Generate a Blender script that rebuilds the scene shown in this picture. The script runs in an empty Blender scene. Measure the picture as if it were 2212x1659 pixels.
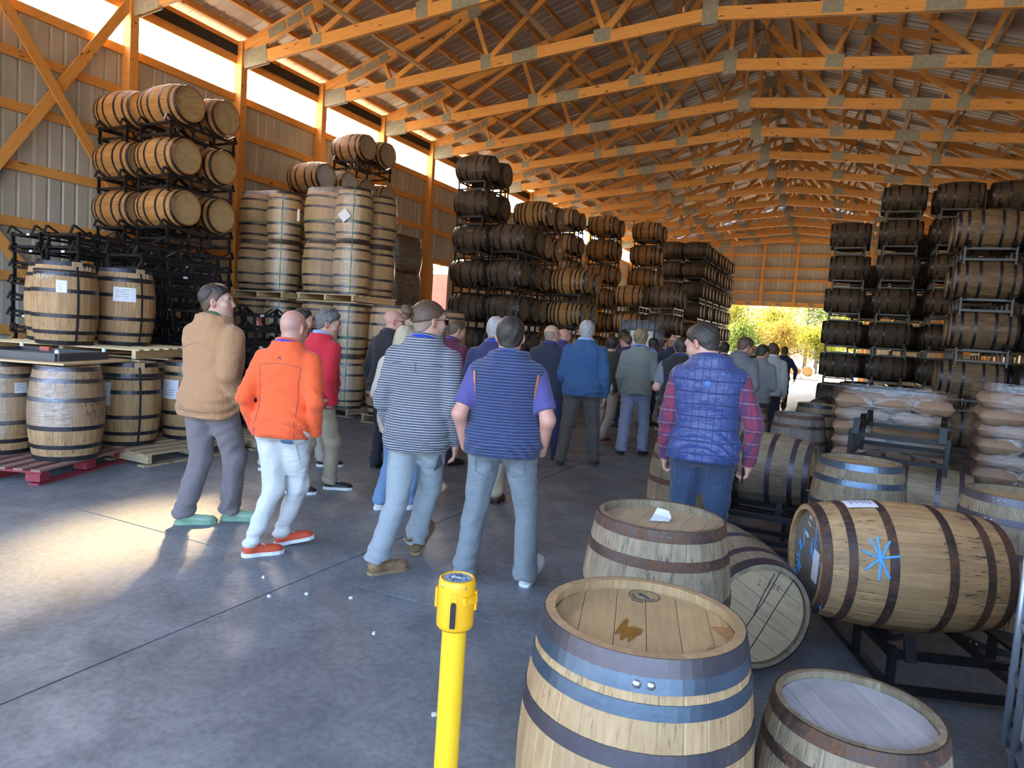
import bpy, bmesh, math, random
import numpy as np
from mathutils import Vector, Matrix, Euler
random.seed(7); np.random.seed(7)
SC = bpy.context.scene
COL = SC.collection
PI = math.pi

# ------------------------------------------------------------------ camera, sky, sun, exposure
F_PX, YAW, PITCH, ROLL, EYE = 1476.7, 0.44607, -0.0761176, 0.0673523, 1.65
def cam_axes():
    cy, sy, cp, sp = math.cos(YAW), math.sin(YAW), math.cos(PITCH), math.sin(PITCH)
    f = Vector((-sy*cp, cy*cp, sp)); r = Vector((cy, sy, 0)); u = r.cross(f)
    c, s = math.cos(ROLL), math.sin(ROLL)
    return r*c+u*s, u*c-r*s, f
cr, cu, cf = cam_axes()
cam = bpy.data.objects.new('camera', bpy.data.cameras.new('camera')); COL.objects.link(cam)
cam.matrix_world = Matrix(((cr.x, cu.x, -cf.x, 0), (cr.y, cu.y, -cf.y, 0), (cr.z, cu.z, -cf.z, EYE), (0, 0, 0, 1)))
cam.data.sensor_width = 36; cam.data.lens = F_PX/2212*36; cam.data.clip_start = .05; cam.data.clip_end = 400
SC.camera = cam

SUN_DIR = Vector((-.62, .785, 0)).normalized()*math.cos(math.radians(28.8)) + Vector((0, 0, math.sin(math.radians(28.8))))
w = bpy.data.worlds.new('sky'); SC.world = w; w.use_nodes = True
nt = w.node_tree; bg = nt.nodes['Background']
sky = nt.nodes.new('ShaderNodeTexSky'); sky.sky_type = 'NISHITA'; sky.sun_disc = False
sky.sun_elevation = math.radians(28.8); sky.sun_rotation = math.atan2(SUN_DIR.x, SUN_DIR.y); sky.altitude = 200
sky.air_density = 0.8; sky.dust_density = 5.0; sky.ozone_density = 1.0
nt.links.new(sky.outputs[0], bg.inputs[0]); bg.inputs[1].default_value = 0.62
sd = bpy.data.lights.new('sun', 'SUN'); sd.energy = 13.0; sd.color = (1, .70, .37); sd.angle = math.radians(4)
so = bpy.data.objects.new('sun', sd); COL.objects.link(so)
so.rotation_euler = SUN_DIR.to_track_quat('Z', 'Y').to_euler()
def portal(name, loc, rot, sx, sy):
    l = bpy.data.lights.new(name, 'AREA'); l.shape = 'RECTANGLE'; l.size = sx; l.size_y = sy; l.cycles.is_portal = True
    o = bpy.data.objects.new(name, l); COL.objects.link(o); o.location = loc; o.rotation_euler = rot
portal('portal_near_opening', (-2.74, -2.4, 3.0), (PI/2, 0, PI), 17, 6.0)
portal('portal_far_opening', (-2.75, 42.5, 2.05), (-PI/2, 0, PI), 7.4, 4.1)
SC.view_settings.view_transform = 'Standard'; SC.view_settings.look = 'None'
SC.view_settings.gamma = 1; SC.view_settings.use_curve_mapping = False
SC.view_settings.exposure = 2.0
cy_ = SC.cycles
cy_.max_bounces = 7; cy_.diffuse_bounces = 4; cy_.glossy_bounces = 2; cy_.transmission_bounces = 4; cy_.transparent_max_bounces = 10
cy_.sample_clamp_indirect = 4; cy_.caustics_reflective = False; cy_.caustics_refractive = False

# ------------------------------------------------------------------ node helper
class NT:
    def __init__(s, name):
        s.m = bpy.data.materials.new(name); s.m.use_nodes = True
        s.t = s.m.node_tree; s.b = s.t.nodes['Principled BSDF']; s.out = s.t.nodes['Material Output']
    def put(s, sock, v):
        if isinstance(v, bpy.types.NodeSocket): s.t.links.new(v, sock)
        elif isinstance(v, bpy.types.Node): s.t.links.new(v.outputs[0], sock)
        elif isinstance(v, (tuple, list)) and len(v) == 3 and sock.type == 'RGBA': sock.default_value = (*v, 1)
        else: sock.default_value = v
    def add(s, typ, ins=None, **pr):
        n = s.t.nodes.new('ShaderNode'+typ)
        for k, v in pr.items(): setattr(n, k, v)
        for k, v in (ins or {}).items(): s.put(n.inputs[k], v)
        return n
    def obj(s): return s.add('TexCoord').outputs['Object']
    def rnd(s): return s.add('ObjectInfo').outputs['Random']
    def mp(s, vec, sc=(1, 1, 1), loc=(0, 0, 0), rot=(0, 0, 0)): return s.add('Mapping', {0: vec, 1: loc, 2: rot, 3: sc}).outputs[0]
    def noise(s, vec, scale=5, detail=3, rough=.55, w=None, dist=0):
        n = s.add('TexNoise', {'Vector': vec, 'Scale': scale, 'Detail': detail, 'Roughness': rough, 'Distortion': dist})
        if w is not None: n.noise_dimensions = '4D'; s.put(n.inputs['W'], w)
        return n.outputs[0]
    def math(s, op, a, b=0.0, c=0.0, clamp=False): return s.add('Math', {0: a, 1: b, 2: c}, operation=op, use_clamp=clamp).outputs[0]
    def ramp(s, f, st):
        n = s.add('ValToRGB', {0: f}); e = n.color_ramp.elements
        while len(e) > len(st): e.remove(e[-1])
        while len(e) < len(st): e.new(.5)
        for x, (p, c) in zip(e, st):
            x.position = p; x.color = (*c, 1) if isinstance(c, tuple) else (c, c, c, 1)
        return n.outputs[0]
    def mix(s, f, a, b, mode='MIX'):
        n = s.add('Mix', data_type='RGBA', blend_type=mode)
        s.put(n.inputs[0], f); s.put(n.inputs[6], a); s.put(n.inputs[7], b); return n.outputs[2]
    def bump(s, h, st=.3, d=.01): s.put(s.b.inputs['Normal'], s.add('Bump', {'Height': h, 'Strength': st, 'Distance': d}).outputs[0])
    def done(s, col=None, rough=None, metal=None, **kw):
        if col is not None: s.put(s.b.inputs['Base Color'], col)
        if rough is not None: s.put(s.b.inputs['Roughness'], rough)
        if metal is not None: s.put(s.b.inputs['Metallic'], metal)
        for k, v in kw.items(): s.put(s.b.inputs[k.replace('_', ' ')], v)
        return s.m

def simple(name, col, rough=.5, metal=0., var=.15, scale=6, bump=0., bscale=40):
    n = NT(name); v = n.obj(); f = n.noise(v, scale, 4)
    d = tuple(c*(1-var) for c in col); l = tuple(min(1, c*(1+var)) for c in col)
    if bump: n.bump(n.noise(v, bscale, 3), bump, .004)
    return n.done(n.ramp(f, [(.3, d), (.7, l)]), rough, metal)

# ------------------------------------------------------------------ object helpers
def link(o): COL.objects.link(o); return o
def tag(o, label=None, cat=None, group=None, kind=None):
    for k, v in (('label', label), ('category', cat), ('group', group), ('kind', kind)):
        if v: o[k] = v
    return o
def thing(name, label, cat, loc=(0, 0, 0), rot=(0, 0, 0), group=None, kind=None):
    o = link(bpy.data.objects.new(name, None)); o.location = loc; o.rotation_euler = rot; o.empty_display_size = .1
    return tag(o, label, cat, group, kind)
def mesh(name, vs, fs, mats=None, smooth=False):
    me = bpy.data.meshes.new(name); me.from_pydata([tuple(v) for v in vs], [], fs)
    if mats is not None:
        for m in (mats if isinstance(mats, (list, tuple)) else [mats]): me.materials.append(m)
    if smooth: me.polygons.foreach_set('use_smooth', [True]*len(me.polygons))
    me.update(); return me
def put(name, me, parent=None, loc=(0, 0, 0), rot=(0, 0, 0), mat=None, scale=None):
    o = link(bpy.data.objects.new(name, me))
    if parent is not None: o.parent = parent
    if mat is not None: o.matrix_basis = mat
    else: o.location = loc; o.rotation_euler = rot
    if scale: o.scale = scale
    return o
def dup(root, loc, rot=None, label=None):
    kids = root.children_recursive
    r = root.copy(); link(r); r.location = loc
    if rot is not None: r.rotation_euler = rot
    if label: r['label'] = label
    mp = {root: r}
    for k in kids:
        c = k.copy(); link(c); c.parent = mp[k.parent]; mp[k] = c
    return r
class MB:
    def __init__(s): s.v = []; s.f = []
    def box(s, c, d, rot=None, taper=1):
        i = len(s.v); x, y, z = (q/2 for q in d)
        for dz in (-1, 1):
            t = taper if dz > 0 else 1
            for a, b in ((-1, -1), (1, -1), (1, 1), (-1, 1)):
                p = Vector((a*x*t, b*y*t, dz*z))
                if rot is not None: p = rot @ p
                s.v.append(tuple(p+Vector(c)))
        s.f += [tuple(i+q for q in f) for f in ((3, 2, 1, 0), (4, 5, 6, 7), (0, 1, 5, 4), (1, 2, 6, 5), (2, 3, 7, 6), (3, 0, 4, 7))]
        return s
    def bar(s, a, b, w, h, up=(0, 0, 1)):
        a, b = Vector(a), Vector(b); x = (b-a); L = x.length; x.normalize()
        y = Vector(up).cross(x)
        if y.length < 1e-4: y = Vector((0, 1, 0)).cross(x)
        y.normalize(); z = x.cross(y)
        return s.box((a+b)/2, (L, w, h), Matrix((x, y, z)).transposed())
    def tube(s, pts, r, n=8, cap=True, closed=False):
        pts = [Vector(p) for p in pts]; i0 = len(s.v); m = len(pts); t0 = None
        for k, p in enumerate(pts):
            if closed: t = pts[(k+1) % m]-pts[k-1]
            else: t = pts[min(k+1, m-1)]-pts[max(k-1, 0)]
            t.normalize()
            if t0 is None:
                u = t.orthogonal().normalized()
            else:
                u = (u-t*u.dot(t)).normalized()
            t0 = t; vv = t.cross(u); rr = r[k] if isinstance(r, (list, tuple)) else r
            for j in range(n):
                a = 2*PI*j/n; s.v.append(tuple(p+(u*math.cos(a)+vv*math.sin(a))*rr))
        for k in range(m if closed else m-1):
            for j in range(n):
                a = i0+k*n; b = i0+((k+1) % m)*n
                s.f.append((a+j, a+(j+1) % n, b+(j+1) % n, b+j))
        if cap and not closed:
            s.f.append(tuple(i0+j for j in range(n))[::-1]); s.f.append(tuple(i0+(m-1)*n+j for j in range(n)))
        return s
    def lathe(s, prof, n=32, cap0=False, cap1=False):
        i0 = len(s.v)
        for r, z in prof:
            for j in range(n):
                a = 2*PI*j/n; s.v.append((r*math.cos(a), r*math.sin(a), z))
        for k in range(len(prof)-1):
            for j in range(n):
                a = i0+k*n; b = a+n; s.f.append((a+j, a+(j+1) % n, b+(j+1) % n, b+j))
        if cap0: s.f.append(tuple(i0+j for j in range(n))[::-1])
        if cap1: s.f.append(tuple(i0+(len(prof)-1)*n+j for j in range(n)))
        return s
    def mesh(s, name, m=None, smooth=False): return mesh(name, s.v, s.f, m, smooth)
_bx = {}
def box_mesh(name, L, w_, h, m):
    k = (name, round(L, 3), round(w_, 3), round(h, 3), m.name)
    if k not in _bx: _bx[k] = MB().box((0, 0, 0), (L, w_, h)).mesh(name, m)
    return _bx[k]
def board(name, a, b, w_, h, m, parent=None, up=(0, 0, 1), off=Vector((0, 0, 0))):
    a, b = Vector(a)-off, Vector(b)-off; x = b-a; L = x.length; x.normalize()
    y = Vector(up).cross(x)
    if y.length < 1e-4: y = Vector((0, 1, 0)).cross(x)
    y.normalize(); z = x.cross(y); c = (a+b)/2
    mw = Matrix(((x.x, y.x, z.x, c.x), (x.y, y.y, z.y, c.y), (x.z, y.z, z.z, c.z), (0, 0, 0, 1)))
    return put(name, box_mesh(name, L, w_, h, m), parent, mat=mw)
ORD = ['nearest', 'second', 'third', 'fourth', 'fifth', 'sixth', 'seventh', 'eighth', 'ninth', 'tenth', 'eleventh', 'twelfth', 'thirteenth', 'fourteenth', 'fifteenth', 'sixteenth', 'seventeenth', 'eighteenth']
ORDN = ['first'] + ORD[1:]

# text as small meshes (lettering that stands on real surfaces)
def text_mesh(name, body, size, m, extrude=.0006, align='CENTER'):
    c = bpy.data.curves.new(name, 'FONT'); c.body = body; c.size = size; c.align_x = align; c.align_y = 'CENTER'; c.extrude = extrude
    o = bpy.data.objects.new('t_', c); link(o)
    dg = bpy.context.evaluated_depsgraph_get(); me = bpy.data.meshes.new_from_object(o.evaluated_get(dg))
    bpy.data.objects.remove(o); bpy.data.curves.remove(c); me.name = name
    me.materials.clear(); me.materials.append(m); return me
# ------------------------------------------------------------------ materials
def timber(name, c0, c1, c2):
    n = NT(name); r = n.rnd(); v = n.obj()
    g = n.noise(n.mp(v, (1.2, 22, 22)), 3.0, 4, .6, w=n.math('MULTIPLY', r, 40.), dist=.6)
    k = n.noise(n.mp(v, (2.2, 6, 6)), 2.2, 1, .3, w=n.math('MULTIPLY', r, 77.))
    c = n.ramp(g, [(.25, c0), (.5, c1), (.75, c2)])
    c = n.mix(n.ramp(k, [(.70, 0.), (.75, 1.)]), c, tuple(x*.25 for x in c0))
    c = n.mix(n.math('MULTIPLY', r, .35), c, tuple(x*.72 for x in c1))
    n.bump(g, .15, .004)
    return n.done(c, .62)
M_PINE = timber('pine_timber', (.52, .225, .05), (.70, .335, .08), (.78, .42, .125))
M_PINE2 = timber('pale_pine', (.46, .30, .14), (.60, .42, .22), (.68, .50, .28))
M_PALLET = timber('pallet_wood', (.30, .21, .12), (.46, .35, .21), (.55, .43, .28))
M_PLYWOOD = timber('pallet_wood_clean', (.52, .36, .18), (.66, .48, .26), (.72, .55, .32))
def red_pallet():
    n = NT('red_painted_wood'); v = n.obj(); r = n.rnd()
    g = n.noise(n.mp(v, (3, 14, 14)), 3, 5, .7, w=n.math('MULTIPLY', r, 30.))
    c = n.mix(n.ramp(g, [(.60, 0.), (.66, 1.)]), (.33, .03, .045), (.52, .33, .17))
    c = n.mix(n.noise(v, 2, 2, w=r), c, (.22, .025, .04))
    return n.done(c, .6)
M_RED = red_pallet()
M_REDTOP = timber('red_worn_deck', (.20, .10, .085), (.30, .17, .14), (.37, .22, .17))

def concrete():
    n = NT('polished_concrete'); v = n.obj(); g = n.add('NewGeometry').outputs['Position']
    a = n.noise(g, .55, 5, .6); b = n.noise(n.mp(g, (1, 1, 1), rot=(0, 0, .6)), 2.6, 6, .65, dist=.4); f = n.noise(g, 26, 4, .6)
    sc = n.noise(n.mp(g, (9, .7, 1), rot=(0, 0, .9)), 2.0, 4, .6)
    c = n.ramp(a, [(.3, (.178, .205, .225)), (.7, (.29, .325, .352))])
    c = n.mix(n.ramp(b, [(.36, 0.), (.66, .75)]), c, (.122, .136, .148))
    c = n.mix(n.ramp(f, [(.35, .35), (.6, 0.)]), c, (.05, .05, .052))
    c = n.mix(n.ramp(sc, [(.60, 0.), (.72, .30)]), c, (.30, .29, .28))
    n.bump(n.math('ADD', n.math('MULTIPLY', f, .4), b), .12, .004)
    return n.done(c, n.ramp(b, [(.3, .38), (.7, .58)]), 0)
M_FLOOR = concrete()
M_JOINT = simple('joint_filler', (.03, .03, .032), .8)
M_SHEET = simple('back_of_painted_steel_sheet', (.44, .415, .355), .42, 0, .08, 1.5)
M_ROOF = simple('roof_steel_sheet', (.44, .39, .33), .5, 0, .10, 1.2)
M_PLATE = simple('galvanised_truss_plate', (.29, .28, .215), .5, .25, .2, 14, .6, 160)
M_BLACK = simple('black_rack_steel', (.010, .010, .012), .34, 0, .3, 9)
M_RACKGREY = simple('worn_grey_rack_steel', (.09, .095, .10), .45, .3, .3, 9)
M_DARKSTRIP = simple('dark_gap_shade', (.018, .018, .02), .8)  # near-black colour stands in for shade in an open gap
def poly_panel():
    n = NT('clear_corrugated_panel'); t = n.t
    tr = n.add('BsdfTransparent', {0: (.95, .97, 1.)}); tl = n.add('BsdfTranslucent', {0: (.9, .92, .95)})
    mx = n.add('MixShader', {0: .45, 1: tr.outputs[0], 2: tl.outputs[0]})
    t.links.new(mx.outputs[0], n.out.inputs[0]); return n.m
M_POLY = poly_panel()

def barrel_wood(name, lo, mid, hi, grime, stain, single=False):
    n = NT(name); v = n.obj(); r = n.rnd()
    if single:
        xyz = n.add('SeparateXYZ', {0: v})
        ang = n.math('ARCTAN2', xyz.outputs[1], xyz.outputs[0])
        idx = n.math('FLOOR', n.math('ADD', n.math('MULTIPLY', ang, 26/(2*PI)), .5))
        wn = n.add('TexWhiteNoise', {'W': n.math('ADD', idx, n.math('MULTIPLY', r, 91.))}, noise_dimensions='1D')
        sr = wn.outputs[0]
    else: sr = r
    w4 = n.math('MULTIPLY', sr, 53.)
    gr = n.noise(n.mp(v, (26, 26, 2.2)), 2.2, 5, .65, w=w4)
    bl = n.noise(n.mp(v, (2.4, 2.4, 2.4)), 1.5, 4, .6, w=n.math('MULTIPLY', r, 13.))
    st = n.noise(n.mp(v, (60, 60, 5.0)), 1.4, 4, .7, w=w4)
    c = n.ramp(gr, [(.28, lo), (.5, mid), (.74, hi)])
    c = n.mix(n.math('MULTIPLY', sr, .55), c, tuple(x*.62 for x in mid))
    c = n.mix(n.ramp(bl, [(.40, 0.), (.72, grime)]), c, tuple(x*.30 for x in lo))
    z = n.add('SeparateXYZ', {0: v}).outputs[2]; za = n.math('ABSOLUTE', z)
    band = n.math('ADD', n.math('MULTIPLY', n.math('SUBTRACT', 1, n.math('ABSOLUTE', n.math('SUBTRACT', n.math('MULTIPLY', za, 6.), 1.2)), clamp=True), .7),
                  n.math('SUBTRACT', 1, n.math('ABSOLUTE', n.math('SUBTRACT', n.math('MULTIPLY', za, 6.), 2.05)), clamp=True), clamp=True)
    c = n.mix(n.math('MULTIPLY', n.ramp(st, [(.56, 0.), (.66, stain)]), band), c, (.012, .011, .010))
    n.bump(gr, .25, .003)
    return n.done(c, .66)
TONES = {
 'fresh': ((.31, .175, .072), (.48, .295, .135), (.60, .40, .20), .35, .95),
 'amber': ((.33, .145, .042), (.52, .265, .085), (.64, .36, .135), .30, .95),
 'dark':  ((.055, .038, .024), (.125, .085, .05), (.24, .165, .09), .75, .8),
 'brown': ((.085, .052, .028), (.20, .13, .068), (.33, .22, .115), .55, .8),
 'grey':  ((.165, .125, .078), (.30, .235, .148), (.42, .335, .22), .5, .75),
 'pale':  ((.47, .29, .125), (.62, .41, .195), (.70, .50, .27), .14, .5),
 'clean': ((.34, .205, .09), (.46, .305, .15), (.54, .385, .215), .14, .6),
 'smoky': ((.12, .105, .09), (.20, .175, .15), (.28, .25, .215), .6, .5),
}
M_ST = {k: barrel_wood('staves_'+k, *v) for k, v in TONES.items()}
M_BD = {k: barrel_wood('barrel_body_'+k, *v, single=True) for k, v in TONES.items()}
def head_mat(name, lo, hi, dirt=.4):
    n = NT(name); v = n.obj(); r = n.rnd()
    g = n.noise(n.mp(v, (34, 3, 10)), 2.2, 5, .6, w=n.math('MULTIPLY', r, 31.)); b = n.noise(v, 4.5, 4, .6, w=n.math('MULTIPLY', r, 9.))
    c = n.mix(n.ramp(b, [(.45, 0.), (.75, dirt)]), n.ramp(g, [(.3, lo), (.7, hi)]), tuple(x*.35 for x in lo))
    c = n.mix(n.math('MULTIPLY', r, .3), c, tuple(x*.7 for x in hi))
    n.bump(g, .15, .002)
    return n.done(c, .6)
M_HD = {'fresh': head_mat('head_fresh', (.40, .28, .13), (.55, .41, .22)), 'amber': head_mat('head_amber', (.42, .27, .11), (.57, .39, .18)),
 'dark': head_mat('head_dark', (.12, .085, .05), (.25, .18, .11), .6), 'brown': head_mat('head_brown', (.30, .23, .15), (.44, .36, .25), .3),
 'grey': head_mat('head_grey', (.40, .29, .165), (.53, .41, .25), .3), 'slate': head_mat('head_slate', (.15, .135, .11), (.24, .215, .18), .5), 'pale': head_mat('head_pale', (.46, .30, .135), (.60, .425, .215), .25),
 'clean': head_mat('head_clean', (.42, .275, .125), (.56, .40, .20), .3), 'smoky': head_mat('head_smoky', (.38, .38, .38), (.52, .52, .52), .5)}
def hoop_mat(name, c0, c1, rust, rough, metal=.75):
    n = NT(name); v = n.obj(); a = n.noise(v, 7, 5, .65, w=n.rnd()); f = n.noise(v, 70, 3, .6)
    c = n.ramp(a, [(.3, c0), (.7, c1)])
    rm = n.ramp(n.math('ADD', n.math('MULTIPLY', a, .6), n.math('MULTIPLY', f, .4)), [(.62-rust*.3, 0.), (.72-rust*.3, 1.)])
    c = n.mix(rm, c, n.ramp(f, [(.3, (.045, .022, .012)), (.75, (.17, .07, .028))]))
    n.bump(f, .2, .002)
    return n.done(c, n.math('ADD', rough, n.math('MULTIPLY', rm, .35), clamp=True), n.math('MULTIPLY', n.math('SUBTRACT', 1, rm), metal))
M_HOOP = hoop_mat('hoop_dark_steel', (.035, .035, .04), (.075, .075, .085), 0., .42)
M_HOOPR = hoop_mat('hoop_rusty', (.06, .045, .04), (.10, .07, .06), .55, .5, .5)
M_HOOPB = hoop_mat('hoop_blued_steel', (.075, .115, .165), (.12, .17, .235), -.12, .36, .7)
M_HOOPP = hoop_mat('hoop_plum_steel', (.075, .07, .085), (.12, .11, .125), .1, .42, .6)
M_RIVET = simple('rivet_steel', (.45, .45, .47), .3, .9)
M_PAPER = simple('white_paper', (.78, .80, .85), .7, 0, .03)
M_INK = simple('black_ink', (.02, .02, .02), .7)
M_INKB = simple('blue_print', (.06, .11, .28), .7)
M_CHALKB = simple('blue_chalk', (.10, .42, .85), .9, 0, .2, 60)
M_CHALKW = simple('white_chalk', (.75, .73, .68), .9)
M_STRAP = simple('black_strap', (.014, .015, .018), .5)
M_GREEN = simple('green_strap', (.05, .30, .11), .4)
M_CARD = simple('brown_card', (.42, .29, .16), .8)
M_WHITEPL = simple('white_plastic', (.78, .80, .80), .35)
def film(name, tint, lo, hi, rough=.12):
    n = NT(name); t = n.t; v = n.obj()
    s = n.noise(n.mp(v, (2.2, 2.2, 16), rot=(0, .12, 0)), 3, 5, .65); w2 = n.noise(n.mp(v, (3, 3, 7), rot=(.5, .4, 0)), 3, 4, .6, dist=1.2)
    f = n.ramp(n.math('ADD', n.math('MULTIPLY', s, .55), n.math('MULTIPLY', w2, .45)), [(.36, lo), (.66, hi)])
    bp = n.add('Bump', {'Height': n.math('ADD', s, w2), 'Strength': .55, 'Distance': .02})
    tr = n.add('BsdfTransparent', {0: tint}); gl = n.add('BsdfGlossy', {0: (.95, .96, 1.), 'Roughness': rough, 'Normal': bp.outputs[0]})
    mx = n.add('MixShader', {0: f, 1: tr.outputs[0], 2: gl.outputs[0]}); t.links.new(mx.outputs[0], n.out.inputs[0]); return n.m
M_FILM = film('clear_stretch_film', (.97, .97, .97), .07, .30, .10)
M_FILM2 = film('hazy_stretch_film', (.95, .95, .96), .04, .26, .2)
M_FILMK = film('dark_stretch_film', (.30, .29, .28), .08, .38, .18)
# ------------------------------------------------------------------ the building
CX, HW, BAY, Y0 = -2.743, 8.95, 2.44, 8.166
XL, XR = CX-HW, CX+HW            # inner faces of the side posts
YN, YF = -2.45, 42.35
SL = .31
def top_z(dx): return 7.26+SL*(HW-abs(dx))
def bot_z(dx): return 6.735+.09*(HW-abs(dx))

floor = thing('floor', 'grey polished concrete floor cut into slabs by joints', None, kind='structure')
fxs = [-12.0, -7.55, -2.946, 1.66, 6.4]; fys = [-2.5, 3.384, 8.0, 12.6, 17.2, 21.8, 26.4, 31.0, 35.6, 42.45]
for i in range(len(fxs)-1):
    for j in range(len(fys)-1):
        g = .006; a, b, c, d = fxs[i]+g, fxs[i+1]-g, fys[j]+g, fys[j+1]-g
        put('slab', MB().box((0, 0, -.06), (b-a, d-c, .12)).mesh('slab', M_FLOOR), floor, ((a+b)/2, (c+d)/2, 0))
put('joint_filler', MB().box((-2.8, 20, -.09), (18.4, 45, .17)).mesh('joint_filler', M_JOINT), floor)

def rib_panel(name, wid, hgt, m, up=True):
    # steel sheet, ribs running along local Z, inner face toward +X; ribs stand outward (-X)
    xs = []
    n = 4; p = wid/n
    for k in range(n):
        xs += [(k*p, 0), (k*p+p*.74, 0), (k*p+p*.82, -.022), (k*p+p*.92, -.022)]
    xs.append((wid+.03, -.003))
    vs = [(d, y, z) for z in (0, hgt) for y, d in xs]; m_ = len(xs)
    return mesh(name, vs, [(k, k+1, m_+k+1, m_+k) for k in range(m_-1)], m)

# left wall: posts, girts, steel panels, high band of clear corrugated panels
wl = thing('wall_left', 'left wall of pine posts and girts with pale steel sheets', None, kind='structure')
PW = .914; ph = 6.17
pm = rib_panel('panel', PW-.004, ph, M_SHEET)
DOOR_Y = (18.45, 19.75); DOOR_Z = 3.5
y = YN
while y < YF-.1:
    if DOOR_Y[0]-.05 < y+PW/2 < DOOR_Y[1]+.12:
        z0 = DOOR_Z+.12
        put('panel', rib_panel('panel', PW-.004, ph-z0, M_SHEET), wl, (XL-.24, y, z0))
    else: put('panel', pm, wl, (XL-.24, y, 0))
    y += PW
post_m = MB().box((0, 0, 3.62), (.22, .16, 7.24)).mesh('post', M_PINE)
for k in range(-4, 15):
    put('post', post_m, wl, (XL-.11, Y0+k*BAY, 0))
for k in range(-5, 15):
    ya, yb = max(YN, Y0+k*BAY), min(YF, Y0+(k+1)*BAY)
    if yb-ya < .3: continue
    for z in (.35, 1.15, 2.0, 2.85, 3.72, 4.62, 5.42):
        if ya > DOOR_Y[0]-1.8 and ya < DOOR_Y[1] and z < DOOR_Z: continue
        board('girt', (XL-.205, ya, z), (XL-.205, yb, z), .045, .15, M_PINE, wl)
    board('girt', (XL-.19, ya, 6.12), (XL-.19, yb, 6.12), .07, .15, M_PINE, wl)
    board('girt', (XL-.18, ya, 6.88), (XL-.18, yb, 6.88), .06, .17, M_PINE, wl)
    board('girt', (XL-.16, ya, 7.20), (XL-.16, yb, 7.20), .05, .10, M_PINE, wl)
    put('gap_shade_strip', box_mesh('gap_shade_strip', yb-ya-.16, .03, .2, M_DARKSTRIP), wl, (XL-.14, (ya+yb)/2, 7.06), (0, 0, PI/2))  # solid strip coloured dark to paint the shaded open gap above the header
    # clear corrugated pane
    n = int((yb-ya)/.035); vs = []; fs = []
    for q in range(n+1):
        yy = ya+(yb-ya)*q/n; xx = XL-.24+(.012 if q % 2 else -.004)
        vs += [(xx, yy, 6.18), (xx, yy, 6.82)]
    fs = [(2*q, 2*q+2, 2*q+3, 2*q+1) for q in range(n)]
    put('clear_pane', mesh('clear_pane', vs, fs, M_POLY), wl)
for a, b in (((5.75, 3.2), (8.12, 6.95)), ((5.55, 6.75), (8.3, 3.05)), ((3.35, 6.9), (5.7, 3.1)), ((3.3, 3.2), (5.7, 6.9)), ((5.75, 2.9), (8.1, .1)), ((5.7, .3), (8.1, 3.0))):
    off = -.06 if a[1] < b[1] else -.005
    board('brace', (XL+off, a[0], a[1]), (XL+off, b[0], b[1]), .04, .16, M_PINE, wl)
# plank frame and opening of the side door, red door leaf swung outward
d1 = thing('door_1', 'side doorway framed in pine with red leaf swung open', None, (XL-.24, DOOR_Y[0], 0), kind='structure')
for n_, a, b, ww in (('jamb', (.04, -.1, 0), (.04, -.1, DOOR_Z), .22), ('jamb', (.04, 1.4, 0), (.04, 1.4, DOOR_Z), .16), ('lintel', (.04, -.2, DOOR_Z+.06), (.04, 1.5, DOOR_Z+.06), .15)):
    board(n_, a, b, .12, ww, M_PINE, d1, up=(0, 1, 0) if a[1] == b[1] else (0, 1, 0))
board('jamb', (.06, -.45, 0), (.06, -.45, DOOR_Z), .1, .34, M_PINE, d1, up=(0, 1, 0))
M_REDDOOR = simple('red_painted_steel', (.55, .10, .075), .45)
put('door_leaf', MB().box((-.62, 1.36, 1.72), (1.1, .05, 3.4)).mesh('door_leaf', M_REDDOOR), d1)

# roof: steel sheets and purlins
ceil = thing('ceiling', 'gable roof of pale steel sheets over pine purlins', None, kind='structure')
sl_len = HW+.35; nrm = math.sqrt(1+SL*SL)
rp = rib_panel('roof_panel', PW-.004, sl_len*nrm, M_ROOF)
for side in (-1, 1):
    ax = Vector((-side/nrm, 0, SL/nrm)); nx = Vector((-SL*side/nrm, 0, -1/nrm)); yy = Vector((0, 1, 0)) if side < 0 else Vector((0, -1, 0))
    nx = yy.cross(ax)
    y = YN
    while y < YF-.1:
        o = Vector((CX+side*sl_len, y if side < 0 else y+PW, top_z(HW)-SL*.35+.16))
        put('roof_panel', rp, ceil, mat=Matrix(((nx.x, yy.x, ax.x, o.x), (nx.y, yy.y, ax.y, o.y), (nx.z, yy.z, ax.z, o.z), (0, 0, 0, 1))))
        y += PW
    for q in range(15):
        dx = side*(.18+q*.62)
        for k in range(-4, 14, 2):
            ya, yb = max(YN, Y0+k*BAY), min(YF, Y0+(k+2)*BAY)
            z = top_z(dx)+.075
            board('purlin', (CX+dx, ya, z), (CX+dx, yb-.004, z), .045, .14, M_PINE, ceil, up=(-SL*side*-1, 0, 1))
put('ridge_vent', MB().box((CX, 20, top_z(0)+.2), (.5, 45, .03)).mesh('ridge_vent', M_ROOF), ceil)

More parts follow.
